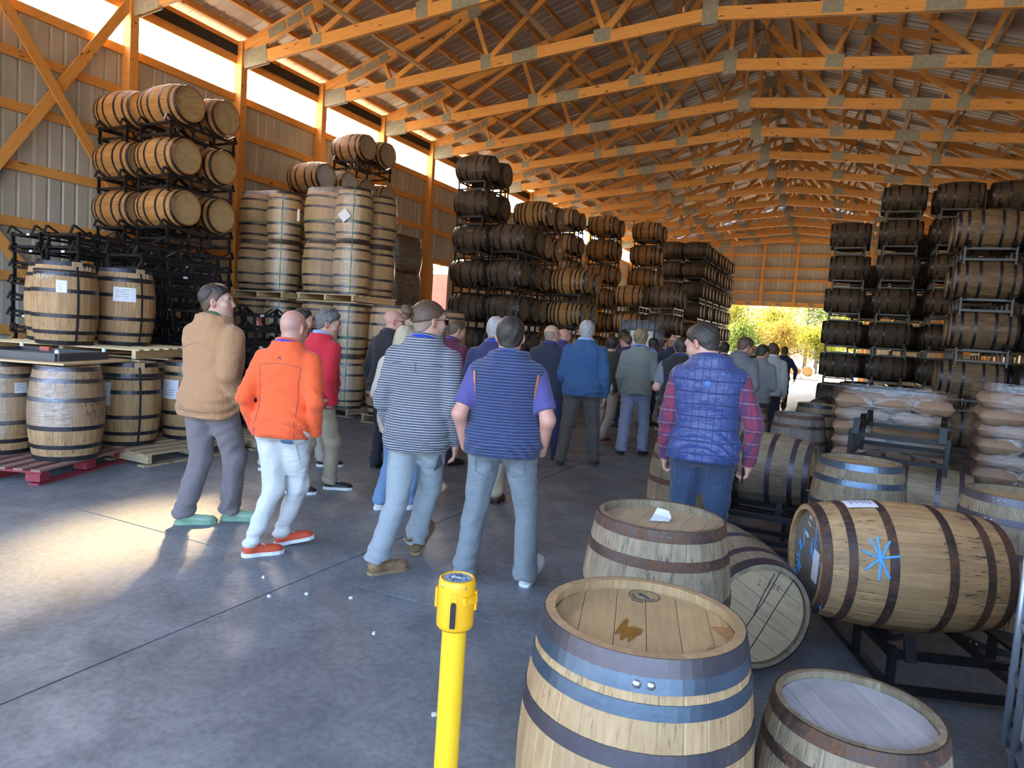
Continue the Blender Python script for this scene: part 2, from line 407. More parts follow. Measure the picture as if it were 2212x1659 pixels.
# trusses: one built, the rest copies
def build_truss():
    t = thing('roof_truss', '', 'truss', (CX, Y0-4*BAY, 0), group='pine roof trusses with galvanised plates')
    def pl(x, z, w_, h, rot=0, dz=0):
        for s in (-1, 1):
            m = MB().box((0, 0, 0), (w_, .004, h)).mesh('gusset_plate', M_PLATE) if (w_, h) not in PLM else PLM[(w_, h)]
            PLM[(w_, h)] = m
            put('gusset_plate', m, t, (x, s*.042, z), (0, rot, 0))
    PLM = {}
    rb, rt = math.atan(.09), math.atan(SL)
    for s in (-1, 1):
        board('top_chord', (s*HW, 0, top_z(HW)-.1), (0, 0, top_z(0)-.1), .076, .19, M_PINE, t)
        board('bottom_chord', (s*HW, 0, bot_z(HW)+.11), (s*3.7, 0, bot_z(3.7)+.11), .076, .23, M_PINE, t)
        board('bottom_chord', (s*3.7, 0, bot_z(3.7)+.11), (0, 0, bot_z(0)+.11), .076, .23, M_PINE, t)
        B = lambda x: Vector((s*x, 0, bot_z(x)+.2)); T = lambda x: Vector((s*x, 0, top_z(x)-.2))
        for nm, a, b, hh in (('heel_slider', (s*8.7, 0, top_z(8.7)-.28), T(6.9), .12), ('web', B(7.03), T(7.28), .09), ('web', B(7.03), T(4.95), .12), ('web', B(4.55), T(4.95), .09),
                         ('web', B(4.55), T(2.65), .12), ('web', B(2.0), T(2.65), .09), ('web', B(2.0), T(.12), .14)):
            board(nm, a, b, .07, hh, M_PINE, t)
        a = -s
        pl(s*8.62, bot_z(8.62)+.14, .62, .36, s*rb); pl(s*8.05, top_z(8.05)-.17, .46, .2, s*rt); pl(s*7.6, top_z(7.6)-.17, .38, .18, s*rt)
        pl(s*7.03, bot_z(7.03)+.15, .26, .2, s*rb); pl(s*7.26, top_z(7.26)-.14, .24, .18, s*rt)
        pl(s*4.6, bot_z(4.6)+.16, .24, .3, s*rb); pl(s*3.7, bot_z(3.7)+.115, .56, .25, s*rb); pl(s*2.05, bot_z(2.05)+.16, .34, .26, s*rb)
        pl(s*4.95, top_z(4.95)-.16, .3, .26, s*rt); pl(s*2.65, top_z(2.65)-.16, .26, .24, s*rt)
    board('king_post', (0, 0, bot_z(0)+.2), (0, 0, top_z(0)-.25), .09, .07, M_PINE, t, up=(0, 1, 0))
    pl(0, bot_z(0)+.16, .28, .5); pl(0, top_z(0)-.2, .34, .34)
    return t
tr0 = build_truss()
tr0['label'] = 'first pine roof truss counted from the open near end'
for k in range(1, 18):
    dup(tr0, (CX, Y0+(k-4)*BAY, 0), label='%s pine roof truss counted from the open near end' % ORDN[k])
# long runner boards tying the trusses together
for i, (dx, z) in enumerate(((-6.1, bot_z(6.1)+.27), (-3.1, bot_z(3.1)+.27), (3.1, bot_z(3.1)+.27), (6.1, bot_z(6.1)+.27), (-1.15, 8.85), (1.15, 8.85), (-3.7, 8.1), (3.7, 8.1))):
    for k in range(-4, 13, 3):
        board('runner', (CX+dx, Y0+k*BAY-.1, z), (CX+dx, min(YF-.1, Y0+(k+3)*BAY+.1), z), .09, .04, M_PINE2 if k % 2 else M_PINE, ceil)
for k in range(-3, 13):   # diagonal sway braces near the middle
    s = 1 if k % 2 else -1
    board('sway_brace', (CX+s*.5, Y0+k*BAY, bot_z(.5)+.3), (CX+s*.5, Y0+(k+1)*BAY, top_z(.5)-.25), .09, .04, M_PINE2, ceil, up=(1, 0, 0))

# far gable wall with the big doorway
wf = thing('wall_far', 'far gable wall of pale steel sheets on pine girts above doorway', None, kind='structure')
DX0, DX1, DZ = -6.5, 1.0, 4.12
x = XL-.2
while x < XR+.2:
    xm = min(x+PW/2, XR)
    top = top_z(max(0, min(HW, abs(xm-CX)-PW/2)))+.2
    z0 = DZ if DX0 < xm < DX1 else 0
    pmf = rib_panel('panel', PW-.004, top-z0, M_SHEET)
    put('panel', pmf, wf, (x+PW, YF+.1, z0), (0, 0, PI/2))
    x += PW
for xx in (-10.3, -8.4, -6.45, -4.6, -2.8, -1.0, .95, 2.8, 4.6):
    z0 = DZ if DX0+.2 < xx < DX1-.2 else 0
    board('post', (xx, YF-.08, z0), (xx, YF-.08, top_z(xx-CX)), .17, .14, M_PINE, wf, up=(0, 1, 0))
for z in (.5, 1.3, 2.1, 2.9, 3.6, 4.92, 5.62, 6.3, 7.05, 7.8, 8.5, 9.2):
    hw = HW if z < 7.2 else (top_z(0)-z)/SL-.2
    for xa, xb in ((CX-hw, CX+hw),) if z > DZ else ((CX-hw, DX0), (DX1, CX+hw)):
        board('girt', (xa, YF+.03, z), (xb, YF+.03, z), .05, .15, M_PINE, wf)
board('header', (DX0, YF-.05, DZ+.13), (DX1, YF-.05, DZ+.13), .12, .27, M_PINE, wf)
for q in range(9):
    put('header_plate', MB().box((0, 0, 0), (.3, .005, .16)).mesh('header_plate', M_PLATE), wf, (DX0+.4+q*.85, YF-.115, DZ+.13), (0, (.5 if q % 2 else -.5)*(q % 3 > 0), 0))

# right wall (behind the stacks) and an unseen gable added for shading over the open near end
wr = thing('wall_right', 'right wall of pale steel sheets behind the stacks', None, kind='structure')
pr = rib_panel('panel', PW-.004, 7.2, M_SHEET)
y = YN
while y < YF-.1:
    put('panel', pr, wr, (XR+.24, y+PW, 0), (0, 0, PI)); y += PW
for k in range(-4, 15): put('post', post_m, wr, (XR+.11, Y0+k*BAY, 0))
for k in range(-4, 14):
    for z in (.35, 1.15, 2.0, 2.85, 3.72, 4.62, 5.42, 6.2): board('girt', (XR+.205, Y0+k*BAY, z), (XR+.205, Y0+(k+1)*BAY, z), .045, .15, M_PINE, wr)
wn = thing('wall_near', 'unseen gable added for shading above the open near end', None, kind='structure')
x = XL-.2
while x < XR+.2:
    xm = min(x+PW/2, XR); top = top_z(max(0, min(HW, abs(xm-CX)-PW/2)))+.2
    put('panel', rib_panel('panel', PW-.004, top-6.0, M_SHEET), wn, (x, YN, 6.0), (0, 0, -PI/2)); x += PW

# ------------------------------------------------------------------ outside
n = NT('yard_ground'); g = n.add('NewGeometry').outputs['Position']
gc = n.ramp(n.noise(g, .5, 5), [(.3, (.30, .28, .20)), (.55, (.42, .39, .31)), (.75, (.20, .26, .07))])
M_YARD = n.done(gc, .9)
M_APRON = simple('outdoor_concrete', (.46, .43, .37), .85, 0, .12, 2)
gr = put('ground', mesh('ground', [(-160, -120, -.14), (140, -120, -.14), (140, 180, -.14), (-160, 180, -.14)], [(0, 1, 2, 3)], M_YARD)); gr['kind'] = 'structure'
ap = put('path', MB().box((-2.7, 48.6, -.075), (22, 12.2, .13)).mesh('path', M_APRON)); ap['kind'] = 'structure'
ap2 = put('path', MB().box((-2.7, -14.6, -.075), (30, 24, .13)).mesh('path', M_APRON)); ap2['kind'] = 'structure'
def leaf_mat(name, a, b):
    n = NT(name); t = n.t; c = n.ramp(n.noise(n.obj(), .9, 3), [(.3, a), (.7, b)])
    d = n.add('BsdfDiffuse', {0: c}); tl = n.add('BsdfTranslucent', {0: c}); mx = n.add('MixShader', {0: .5, 1: d.outputs[0], 2: tl.outputs[0]})
    t.links.new(mx.outputs[0], n.out.inputs[0]); return n.m
M_LEAF = [leaf_mat('leaves_yellow', (.17, .185, .025), (.30, .27, .035)), leaf_mat('leaves_green', (.065, .105, .025), (.13, .165, .04)), leaf_mat('leaves_orange', (.26, .16, .035), (.30, .23, .05))]
M_BARK = simple('tree_bark', (.13, .10, .08), .9, 0, .3, 8)
def tree(h, crown_r, lm, nl, seed, label, loc):
    rg = random.Random(seed); t = thing('tree', label, 'tree', loc, group='autumn trees behind the yard')
    b = MB(); b.tube([(0, 0, 0), (.1, .05, h*.3), (-.1, .1, h*.6), (.05, 0, h*.9)], [.2, .16, .1, .03], 7)
    tips = []
    for q in range(14):
        z = h*(.22+.06*q*.8); a = rg.uniform(0, 2*PI); L = crown_r*(1.1-.05*q)*rg.uniform(.7, 1)
        e = Vector((math.cos(a)*L, math.sin(a)*L, z+L*.45)); b.tube([(0, 0, z), e*.5+Vector((0, 0, z*.5)), e], [.07, .045, .015], 5); tips += [e, e*.6+Vector((0, 0, z*.4))]
    tips += [Vector((0, 0, h*.95)), Vector((.3, .2, h*.8))]
    put('trunk', b.mesh('trunk', M_BARK, True), t)
    vs = []; fs = []
    for q in range(nl):
        c = rg.choice(tips); d = Vector((rg.gauss(0, 1), rg.gauss(0, 1), rg.gauss(0, .8)))*crown_r*.27+c
        u = Vector((rg.gauss(0, 1), rg.gauss(0, 1), rg.gauss(0, 1))).normalized(); v_ = u.orthogonal().normalized(); s = rg.uniform(.06, .13)
        i = len(vs); vs += [d-u*s, d+v_*s*.6, d+u*s, d-v_*s*.6]; fs.append((i, i+1, i+2, i+3))
    tag(put('leaves', mesh('leaves', vs, fs, lm), t), kind='stuff')
    return t
trees = [(-13.5, 72, 8.0, 2.6, 0, 'tall yellow tree at the left edge of the yard'), (-9.4, 68, 6.5, 2.3, 0, 'yellow tree behind the doorway, left side'), (-6.3, 71, 6.2, 2.4, 0, 'rounded yellow tree left of the grey trunk'),
 (-3.4, 75, 9.0, 2.6, 1, 'tall thin green tree in the doorway middle'), (-1.0, 70, 10.5, 2.0, 1, 'tall grey-trunked tree at the right of the doorway'), (1.2, 67, 6.0, 2.4, 0, 'bright yellow tree by the right stacks'),
 (-4.8, 64, 4.2, 2.0, 2, 'low orange tinted tree at the yard edge'), (-8.3, 63, 3.6, 1.9, 1, 'low green bushy tree at the yard edge'), (-2.0, 62, 3.6, 1.8, 0, 'low yellow bushy tree behind the yard barrels'), (4.2, 72, 9, 2.8, 1, 'green tree hidden behind right stacks'),
 (-11.0, 84, 10, 3.0, 1, 'far green tree at the back left'), (-6.0, 88, 9.5, 3.0, 0, 'far yellow tree at the back'), (.5, 86, 12, 3.2, 1, 'far tall green tree at the back right'), (-16, 66, 7, 2.6, 0, 'yellow tree outside left of the doorway'),
 (-20.5, 27.0, 8, 2.6, 0, 'yellow tree seen through the side door')]
for i, (x, y, h, cr_, c, lb) in enumerate(trees): tree(h, cr_, M_LEAF[c], 5200 if h > 5 else 3800, 100+i, lb, (x, y, -.14))
# ------------------------------------------------------------------ barrels
BL, BR, HR = .9, .325, .272
def prof(s): return HR+(BR-HR)*(1-abs(s)**2.0)
def stave_mesh(name, n, rows, m, th=.027):
    a = PI/n; vs = []; fs = []
    us = [(-1, -.0016), (-.86, 0), (.86, 0), (1, -.0016)]
    for k in range(rows+1):
        s = -1+2*k/rows; r = prof(s); z = s*BL/2
        for u, d in us: vs.append(((r+d)*math.cos(u*a*.996), (r+d)*math.sin(u*a*.996), z))
        for u in (1, -1): vs.append(((r-th)*math.cos(u*a*.996), (r-th)*math.sin(u*a*.996), z))
    for k in range(rows):
        b = 6*k; c = b+6
        for j in range(6): fs.append((b+j, b+(j+1) % 6, c+(j+1) % 6, c+j))
    fs.append(tuple(range(6))[::-1]); fs.append(tuple(6*rows+q for q in range(6)))
    return mesh(name, vs, fs, m)
def body_mesh(m, n=26, rows=8):
    vs = []; fs = []
    for k in range(rows+1):
        s = -1+2*k/rows; r = prof(s)
        for j in range(n):
            for u, d in ((-1, -.003), (-.8, 0), (.8, 0)):
                a = (2*j+u)*PI/n; vs.append(((r+d)*math.cos(a), (r+d)*math.sin(a), s*BL/2))
    N = 3*n
    for k in range(rows):
        for j in range(N): fs.append((k*N+j, k*N+(j+1) % N, (k+1)*N+(j+1) % N, (k+1)*N+j))
    i0 = len(vs)
    for e in (-1, 1):                       # chime ring
        for j in range(N):
            a = (2*(j//3)+(-1, -.8, .8)[j % 3])*PI/n; vs.append(((HR-.026)*math.cos(a), (HR-.026)*math.sin(a), e*BL/2))
        o = 0 if e < 0 else rows*N; i = i0 if e < 0 else i0+N
        for j in range(N):
            f = (o+j, o+(j+1) % N, i+(j+1) % N, i+j); fs.append(f[::-1] if e < 0 else f)
    for e in (0, 1):
        i = i0+e*N; k0 = len(vs)
        for j in range(N): p = vs[i+j]; vs.append((p[0], p[1], p[2]*(1-.03/abs(p[2]))))
        for j in range(N): fs.append((i+j, i+(j+1) % N, k0+(j+1) % N, k0+j)[::(-1 if e == 0 else 1)])
    return mesh('body', vs, fs, m)
def hoop_mesh(s0, wdt, n, m, lift=.0025):
    pr = []
    for dz, l in ((-wdt/2, -.006), (-wdt/2, lift), (0, lift), (wdt/2, lift), (wdt/2, -.006)):
        z = s0*BL/2+dz; s = max(-1, min(1, z/(BL/2))); pr.append((prof(s)+l, z))
    b = MB().lathe(pr, n); me = b.mesh('hoop', m)
    return me
def head_full(m, n=24):
    vs = [(0, 0, 0)]+[((HR-.022)*math.cos(2*PI*j/n), (HR-.022)*math.sin(2*PI*j/n), 0) for j in range(n)]
    return mesh('head', vs, [(0, 1+j, 1+(j+1) % n) for j in range(n)], m)
def head_board_mesh(x0, x1, m):
    R = HR-.0235; pts = []
    xs = np.linspace(max(x0, -R+1e-4), min(x1, R-1e-4), 5)
    up = [(x, math.sqrt(max(0, R*R-x*x))) for x in xs]; lo = [(x, -y) for x, y in up[::-1]]
    ring = up+lo; n = len(ring); vs = [(x, y, 0) for x, y in ring]+[(x, y, -.012) for x, y in ring]
    fs = [tuple(range(n))[::-1], tuple(range(n, 2*n))]+[(j, (j+1) % n, n+(j+1) % n, n+j) for j in range(n)]
    me = mesh('head_board', vs, fs, m); return me
HB = {}
def add_head(root, e, tone, lod):
    z = e*(BL/2-.03); rot = (0, 0, 0) if e > 0 else (PI, 0, 0)
    if lod == 2:
        if ('h2', tone) not in HB: HB[('h2', tone)] = head_full(M_HD[tone])
        return put('head', HB[('h2', tone)], root, (0, 0, z), rot)
    if ('hb', tone) not in HB:
        cut = [-.30, -.17, -.075, .01, .10, .185, .30]
        HB[('hb', tone)] = [head_board_mesh(a+.0008, b-.0008, M_HD[tone]) for a, b in zip(cut[:-1], cut[1:])]
        HB[('hc', tone)] = MB().lathe([(HR-.026, -.02), (HR-.026, -.001), (HR-.032, -.001)], 24).mesh('head', M_HD[tone])
    h = put('head', HB[('hc', tone)], root, (0, 0, z), rot)
    for q, me in enumerate(HB[('hb', tone)]): put('head_board', me, h, (0, 0, (-.0006, .0004, 0)[q % 3]))
    return h
STD = ((-.95, .045), (-.70, .04), (-.30, .042), (.30, .042), (.70, .04), (.95, .045))
EIGHT = ((-.95, .045), (-.72, .036), (-.50, .036), (-.24, .036), (.24, .036), (.50, .036), (.72, .036), (.95, .045))
_HP = {}
def hoops_of(spec, n, m):
    k = (spec, n, m.name)
    if k not in _HP: _HP[k] = [hoop_mesh(s, w_, n, m) for s, w_ in spec]
    return _HP[k]
RIV = MB().lathe([(.0001, .004), (.005, .0032), (.0075, 0)], 8).mesh('rivet', M_RIVET, True)
TAG = mesh('paper_tag', [(-.035, -.05, .004), (.03, -.06, .03), (.05, .05, .004), (-.02, .045, .012)], [(0, 1, 2, 3)], M_PAPER)
PROTO = {}
CNT = {}
SPINS = random.Random(3)
def axis_rot(th, spin=0.): return (Matrix.Rotation(th, 3, 'Z') @ Matrix.Rotation(PI/2, 3, 'Y') @ Matrix.Rotation(spin, 3, 'Z')).to_euler()
def barrel(label, loc, rot=(0, 0, 0), tone='fresh', lod=2, spec=STD, hm=None, group=None, tagged=False, htone=None):
    hm = hm or M_HOOP; htone = htone or tone
    key = (tone, lod, spec, hm.name, tagged, htone)
    if key in PROTO:
        r = dup(PROTO[key], loc, rot, label)
        if group: r['group'] = group
        elif 'group' in r: del r['group']
        return r
    r = thing('barrel', label, 'barrel', loc, rot, group)
    if lod == 2: put('body', HB.setdefault(('b', tone), body_mesh(M_BD[tone])), r)
    else:
        n = 30 if lod == 0 else 26
        if ('s', tone, lod) not in HB: HB[('s', tone, lod)] = stave_mesh('stave', n, 16 if lod == 0 else 8, M_ST[tone])
        for j in range(n): put('stave', HB[('s', tone, lod)], r, rot=(0, 0, 2*PI*j/n))
    seg = {0: 60, 1: 40, 2: 26}[lod]
    for (s, w_), me in zip(spec, hoops_of(spec, seg, hm)):
        h = put('hoop', me, r, rot=(0, 0, SPINS.uniform(0, .4)))
        if lod == 0:
            for q in (-.05, .05):
                rr = prof(s)+.0025; put('rivet', RIV, h, (rr*math.cos(q*1.2+.9), rr*math.sin(q*1.2+.9), s*BL/2), (0, PI/2, q*1.2+.9))
    for e in (-1, 1): add_head(r, e, htone, lod)
    if tagged: put('paper_tag', TAG, r, (.04, .06, BL/2-.028), (0, 0, .4))
    PROTO[key] = r
    return r
def label_sheet(parent, ang, s, w_, h, m=M_PAPER, lines=5, tilt=0., name='label_sheet', off=.004, ink=None):
    """paper wrapped on the barrel side at angle ang, axial position s"""
    vs = []; fs = []; n = 5
    for k in range(n+1):
        for j in range(4):
            dz = (j/3-.5)*h; a = ang+(k/n-.5)*w_/prof(s); z = s*BL/2+dz+tilt*(k/n-.5); r = prof(max(-1, min(1, z/(BL/2))))+off
            vs.append((r*math.cos(a), r*math.sin(a), z))
    for k in range(n):
        for j in range(3): fs.append((k*4+j, (k+1)*4+j, (k+1)*4+j+1, k*4+j+1))
    o = put(name, mesh(name, vs, fs, m), parent)
    if lines:
        b = MB()
        for q in range(lines):
            z0 = s*BL/2+h*(.33-.62*q/max(1, lines-1)); L = w_*random.uniform(.45, .72)
            for c in range(int(L/.012)):
                if random.random() < .18: continue
                a = ang+(-w_*.36+c*.012)/prof(s); r = prof(z0/(BL/2))+off+.001
                z = z0+tilt*((a-ang)*prof(s)/w_)
                b.box((r*math.cos(a), r*math.sin(a), z), (.0008, .008, h*.035), Matrix.Rotation(a, 3, 'Z'))
        put('printed_lines', b.mesh('printed_lines', ink or M_INKB), o)
    return o
def strokes(name, parent, lines, m, fn, r=.004):
    b = MB()
    for ln in lines: b.tube([fn(*p) for p in ln], r, 5)
    return put(name, b.mesh(name, m), parent)
def on_side(ang, s0, k=1.0, off=.002):
    def f(x, y):   # x around (m), y along axis (m)
        z = s0*BL/2+y; r = prof(max(-1, min(1, z/(BL/2))))+off; a = ang+x/r; return (r*math.cos(a), r*math.sin(a), z)
    return f
GLY = {'P': [[(0, 0), (0, 1), (.5, 1), (.6, .8), (.5, .5), (0, .5)]], 'U': [[(0, 1), (0, .2), (.2, 0), (.45, 0), (.6, .2), (.6, 1)]], 'Y': [[(0, 1), (.3, .5)], [(.65, 1), (.1, 0)]],
 '1': [[(.3, 0), (.3, 1)]], '0': [[(.3, 0), (.05, .3), (.05, .7), (.3, 1), (.55, .7), (.55, .3), (.3, 0)]], '4': [[(.1, 1), (.05, .45), (.6, .45)], [(.5, .8), (.45, 0)]], '9': [[(.55, .6), (.3, .5), (.08, .75), (.3, 1), (.55, .8), (.45, 0)]],
 '5': [[(.55, 1), (.15, 1), (.1, .6), (.45, .55), (.5, .2), (.1, 0)]], '.': [[(.2, 0), (.25, .06)]], 'M': [[(0, 0), (.05, 1), (.3, .4), (.55, 1), (.6, 0)]], 'F': [[(0, 0), (0, 1), (.5, 1)], [(0, .55), (.4, .55)]], '2': [[(.05, .8), (.3, 1), (.55, .75), (.05, 0), (.6, 0)]],
 'E': [[(.5, 1), (0, 1), (0, 0), (.5, 0)], [(0, .5), (.4, .5)]], 'J': [[(.1, 1), (.55, 1)], [(.35, 1), (.35, .2), (.1, .1)]], '-': [[(.1, .5), (.5, .5)]], '3': [[(.05, 1), (.5, .8), (.25, .5), (.55, .25), (.05, 0)]], '6': [[(.5, 1), (.1, .5), (.1, .1), (.45, 0), (.5, .35), (.12, .4)]],
 '8': [[(.3, .5), (.05, .75), (.3, 1), (.55, .75), (.05, .2), (.3, 0), (.55, .2), (.3, .5)]], 'R': [[(0, 0), (0, 1), (.5, .9), (.45, .55), (0, .5), (.55, 0)]], 'K': [[(0, 0), (0, 1)], [(.5, 1), (0, .45), (.55, 0)]], '7': [[(.05, 1), (.55, 1), (.2, 0)]],
 'B': [[(0, 0), (0, 1), (.5, .8), (0, .5), (.55, .25), (0, 0)]], 'O': [[(.3, 0), (.0, .5), (.3, 1), (.6, .5), (.3, 0)]], 'A': [[(0, 0), (.3, 1), (.6, 0)], [(.15, .4), (.45, .4)]], 'S': [[(.55, .9), (.3, 1), (.1, .75), (.5, .3), (.3, 0), (.05, .1)]], 'C': [[(.55, .85), (.3, 1), (.05, .6), (.2, .05), (.55, .1)]],
 'I': [[(.3, 0), (.3, 1)]], 'N': [[(0, 0), (0, 1), (.5, 0), (.5, 1)]], 'G': [[(.55, .85), (.2, 1), (0, .5), (.2, 0), (.55, .1), (.55, .45), (.3, .45)]], 'D': [[(0, 0), (0, 1), (.5, .7), (.5, .3), (0, 0)]], 'X': [[(0, 0), (.55, 1)], [(0, 1), (.55, 0)]], ' ': []}
def writing(txt, h, rot=0, o=(0, 0), sp=.8):
    out = []; x = 0; c, s = math.cos(rot), math.sin(rot)
    for ch in txt:
        for ln in GLY.get(ch, []): out.append([(o[0]+c*(x+p*h*.85)-s*q*h, o[1]+s*(x+p*h*.85)+c*q*h) for p, q in ln])
        x += h*sp
    return out

# ------------------------------------------------------------------ barrel racks
def build_rack(m):
    r = thing('barrel_rack', '', 'rack')
    e = MB()
    for z in (.075, .245): e.box((0, 0, z), (.035, 1.26, .035))
    for y in (-.6, -.2, .2, .6): e.box((0, y, .16 if abs(y) < .5 else .14), (.03, .04, .17 if abs(y) < .5 else .28))
    em = e.mesh('end_frame', m)
    for x in (-.34, .34): put('end_frame', em, r, (x, 0, 0))
    lr = MB().box((0, 0, 0), (.65, .035, .035)).mesh('side_rail', m)
    for y in (-.6, .6):
        for z in (.075, .245): put('side_rail', lr, r, (0, y, z))
    sm = MB()
    sm.bar((0, -.30, .365), (0, -.13, .268), .05, .012); sm.bar((0, .30, .365), (0, .13, .268), .05, .012); sm.bar((0, -.14, .27), (0, .14, .27), .05, .012); sm.bar((0, -.30, .365), (0, -.345, .25), .05, .012); sm.bar((0, .30, .365), (0, .345, .25), .05, .012)
    sm = sm.mesh('saddle', m)
    for x in (-.30, .30):
        for y in (-.35, .35): put('saddle', sm, r, (x, y, 0))
    return r
RK = {}
def rack(label, loc, th=0., m=None, group='steel barrel racks'):
    m = m or M_BLACK
    if m.name in RK: r = dup(RK[m.name], loc, (0, 0, th), label)
    else:
        r = build_rack(m); r.location = loc; r.rotation_euler = (0, 0, th); r['label'] = label; RK[m.name] = r
    r['group'] = group; return r

Z0R, PIT = .58, .8
ROWW = ['floor row', 'second row', 'third row', 'fourth row', 'fifth row', 'sixth row', 'seventh row']
def stack(block, X, Y, rows, tone, n=2, lod=2, base=0., spec=STD, hm=None, tagged=False, htone=None, jit=.03, rackm=None, col='', rk=True, adj=None, names=None):
    adj = adj or {'dark': 'dark aged', 'brown': 'brown aged', 'amber': 'golden oak', 'fresh': 'tan oak', 'grey': 'weathered grey'}[tone]
    rg = random.Random(int(abs(X*100)+abs(Y*37)))
    names = names or (['near', 'far'] if n == 2 else ['near'])
    for i in rows:
        dx = rg.uniform(-jit, jit)
        if rk: rack('black rack under the %s, %s%s' % (ROWW[i], block, col), (X+dx*.5, Y+.35*(n-1) if n == 2 else Y+.35, base+i*PIT), 0, rackm, 'racks in '+block)
        for k in range(n):
            barrel('%s barrel, %s, %s of pair, %s%s' % (adj, ROWW[i], names[k], block, col),
                   (X+dx+rg.uniform(-.015, .015), Y+.7*k, base+Z0R+i*PIT), axis_rot(0, rg.uniform(0, 6)), tone, lod, spec, hm, 'barrels in '+block, tagged, htone)

# left side
stack('the cross-braced wall stack', -9.97, 7.6, (0, 1, 2), 'amber', lod=1, base=2.67, col=', aisle side', htone='fresh')
for i in (0, 1, 2):
    barrel('golden oak barrel, %s, wall side, cross-braced wall stack' % ROWW[i], (-11.05, 7.6, 2.67+Z0R+i*PIT), axis_rot(0, i*2.), 'amber', 1, group='barrels in the cross-braced wall stack', htone='amber')
    rack('black rack under the wall-side barrel, %s, cross-braced wall stack' % ROWW[i], (-11.0, 7.95, 2.67+i*PIT), group='racks in the cross-braced wall stack')
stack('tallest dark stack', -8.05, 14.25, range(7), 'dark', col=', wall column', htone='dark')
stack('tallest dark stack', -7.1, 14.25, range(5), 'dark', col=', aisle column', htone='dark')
stack('tall tagged stack', -7.18, 15.66, range(6), 'amber', spec=EIGHT, tagged=True, htone='brown')
stack('low golden stack', -6.2, 15.9, range(4), 'amber', spec=EIGHT, tagged=True, htone='brown')
stack('the stencilled stack', -8.45, 20.7, range(7), 'fresh', htone='brown')
stack('tall untagged golden stack', -7.57, 22.06, range(7), 'amber', htone='fresh')
stack('far white-tagged stack', -6.43, 23.36, range(7), 'amber', tagged=True, htone='fresh')
stack('low stack behind caged tanks', -4.9, 20.4, range(4), 'brown', htone='brown', col=', first bay')
stack('low stack behind caged tanks', -5.95, 20.4, range(4), 'amber', htone='brown', col=', wall bay')
for q, y in enumerate((27.84, 29.35, 30.95, 32.5, 34.0)):
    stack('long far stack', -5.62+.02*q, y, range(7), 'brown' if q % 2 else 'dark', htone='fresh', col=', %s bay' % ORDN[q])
for q, y in enumerate((27.84,)):
    stack('long far stack', -6.57, y, range(7), 'brown', htone='brown', col=', wall bay')
# two lying barrels high behind the wrapped pallets
rack('black rack high on the left wall behind the wrapped pallets', (-10.55, 13.15, 5.02), group='racks behind the wrapped pallets')
barrel('tan barrel on the highest rack behind the wrapped pallets, near one', (-10.55, 12.8, 5.60), axis_rot(-.1, 1), 'fresh', 1, htone='brown')
barrel('tan barrel on the highest rack behind the wrapped pallets, far one', (-10.5, 13.5, 5.60), axis_rot(-.1, 2), 'fresh', 1, htone='brown')
for q, (x, y) in enumerate(((-10.5, 12.8), (-10.45, 13.5))):
    for i in range(6):
        barrel('tan barrel, %s, %s column, stack behind the wrapped pallets' % (ROWW[i], ('near', 'far')[q]), (x, y, Z0R+i*.8+.02), axis_rot(-.08, q+i), 'fresh', 2, group='barrels behind the wrapped pallets', htone='brown')
for i in range(6): rack('black rack, %s, stack behind the wrapped pallets' % ROWW[i], (-10.5, 13.15, i*.8+.02), group='racks behind the wrapped pallets')
stack('near bay behind wrapped pallets', -10.45, 11.4, range(5), 'fresh', htone='brown')
rack('black rack under the two film wrapped lying barrels', (-10.45, 11.75, 4.0), group='racks behind the wrapped pallets')
barrel('film wrapped tan barrel lying above the left wrapped pallet pile', (-10.5, 11.4, 4.62), axis_rot(-.08, 1), 'fresh', 1, htone='smoky')
barrel('second film wrapped barrel lying right of the first wrapped one', (-10.45, 12.1, 4.6), axis_rot(-.08, 1), 'fresh', 1, htone='smoky')

# right side
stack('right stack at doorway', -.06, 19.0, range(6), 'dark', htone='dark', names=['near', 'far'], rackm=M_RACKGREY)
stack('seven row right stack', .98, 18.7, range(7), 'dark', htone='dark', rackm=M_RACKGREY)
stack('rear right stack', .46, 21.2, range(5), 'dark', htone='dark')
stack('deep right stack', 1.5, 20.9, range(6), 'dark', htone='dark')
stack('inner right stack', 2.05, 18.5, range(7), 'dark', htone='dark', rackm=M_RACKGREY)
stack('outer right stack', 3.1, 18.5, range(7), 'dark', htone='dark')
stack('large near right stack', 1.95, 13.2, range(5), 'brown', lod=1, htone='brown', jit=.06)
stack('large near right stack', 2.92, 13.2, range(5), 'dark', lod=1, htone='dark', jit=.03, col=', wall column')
# ------------------------------------------------------------------ pallets
def pallet(label, loc, th=0., L=1.2, W=1.05, m=None, deck=None, blocks=False, z=.14, nd=7):
    m = m or M_PALLET; deck = deck or m
    t = thing('pallet', label, 'pallet', loc, (0, 0, th))
    for q in range(nd):
        y = -W/2+.045+q*(W-.09)/(nd-1); put('deck_board', box_mesh('deck_board', L, .09, .018, deck), t, (0, y, z-.009))
    for x in (-L/2+.06, 0, L/2-.06):
        if blocks:
            put('cross_board', box_mesh('cross_board', W, .1, .018, m), t, (x, 0, z-.027), (0, 0, PI/2))
            for y in (-W/2+.07, 0, W/2-.07): put('block', box_mesh('block', .12, .14, .07, m), t, (x, y, z-.072))
        else: put('stringer', box_mesh('stringer', W, .045, .09, m), t, (x, 0, z-.063), (0, 0, PI/2))
    for y in (-W/2+.06, 0, W/2-.06): put('bottom_board', box_mesh('bottom_board', L, .1, .018, m), t, (0, y, .009))
    return t
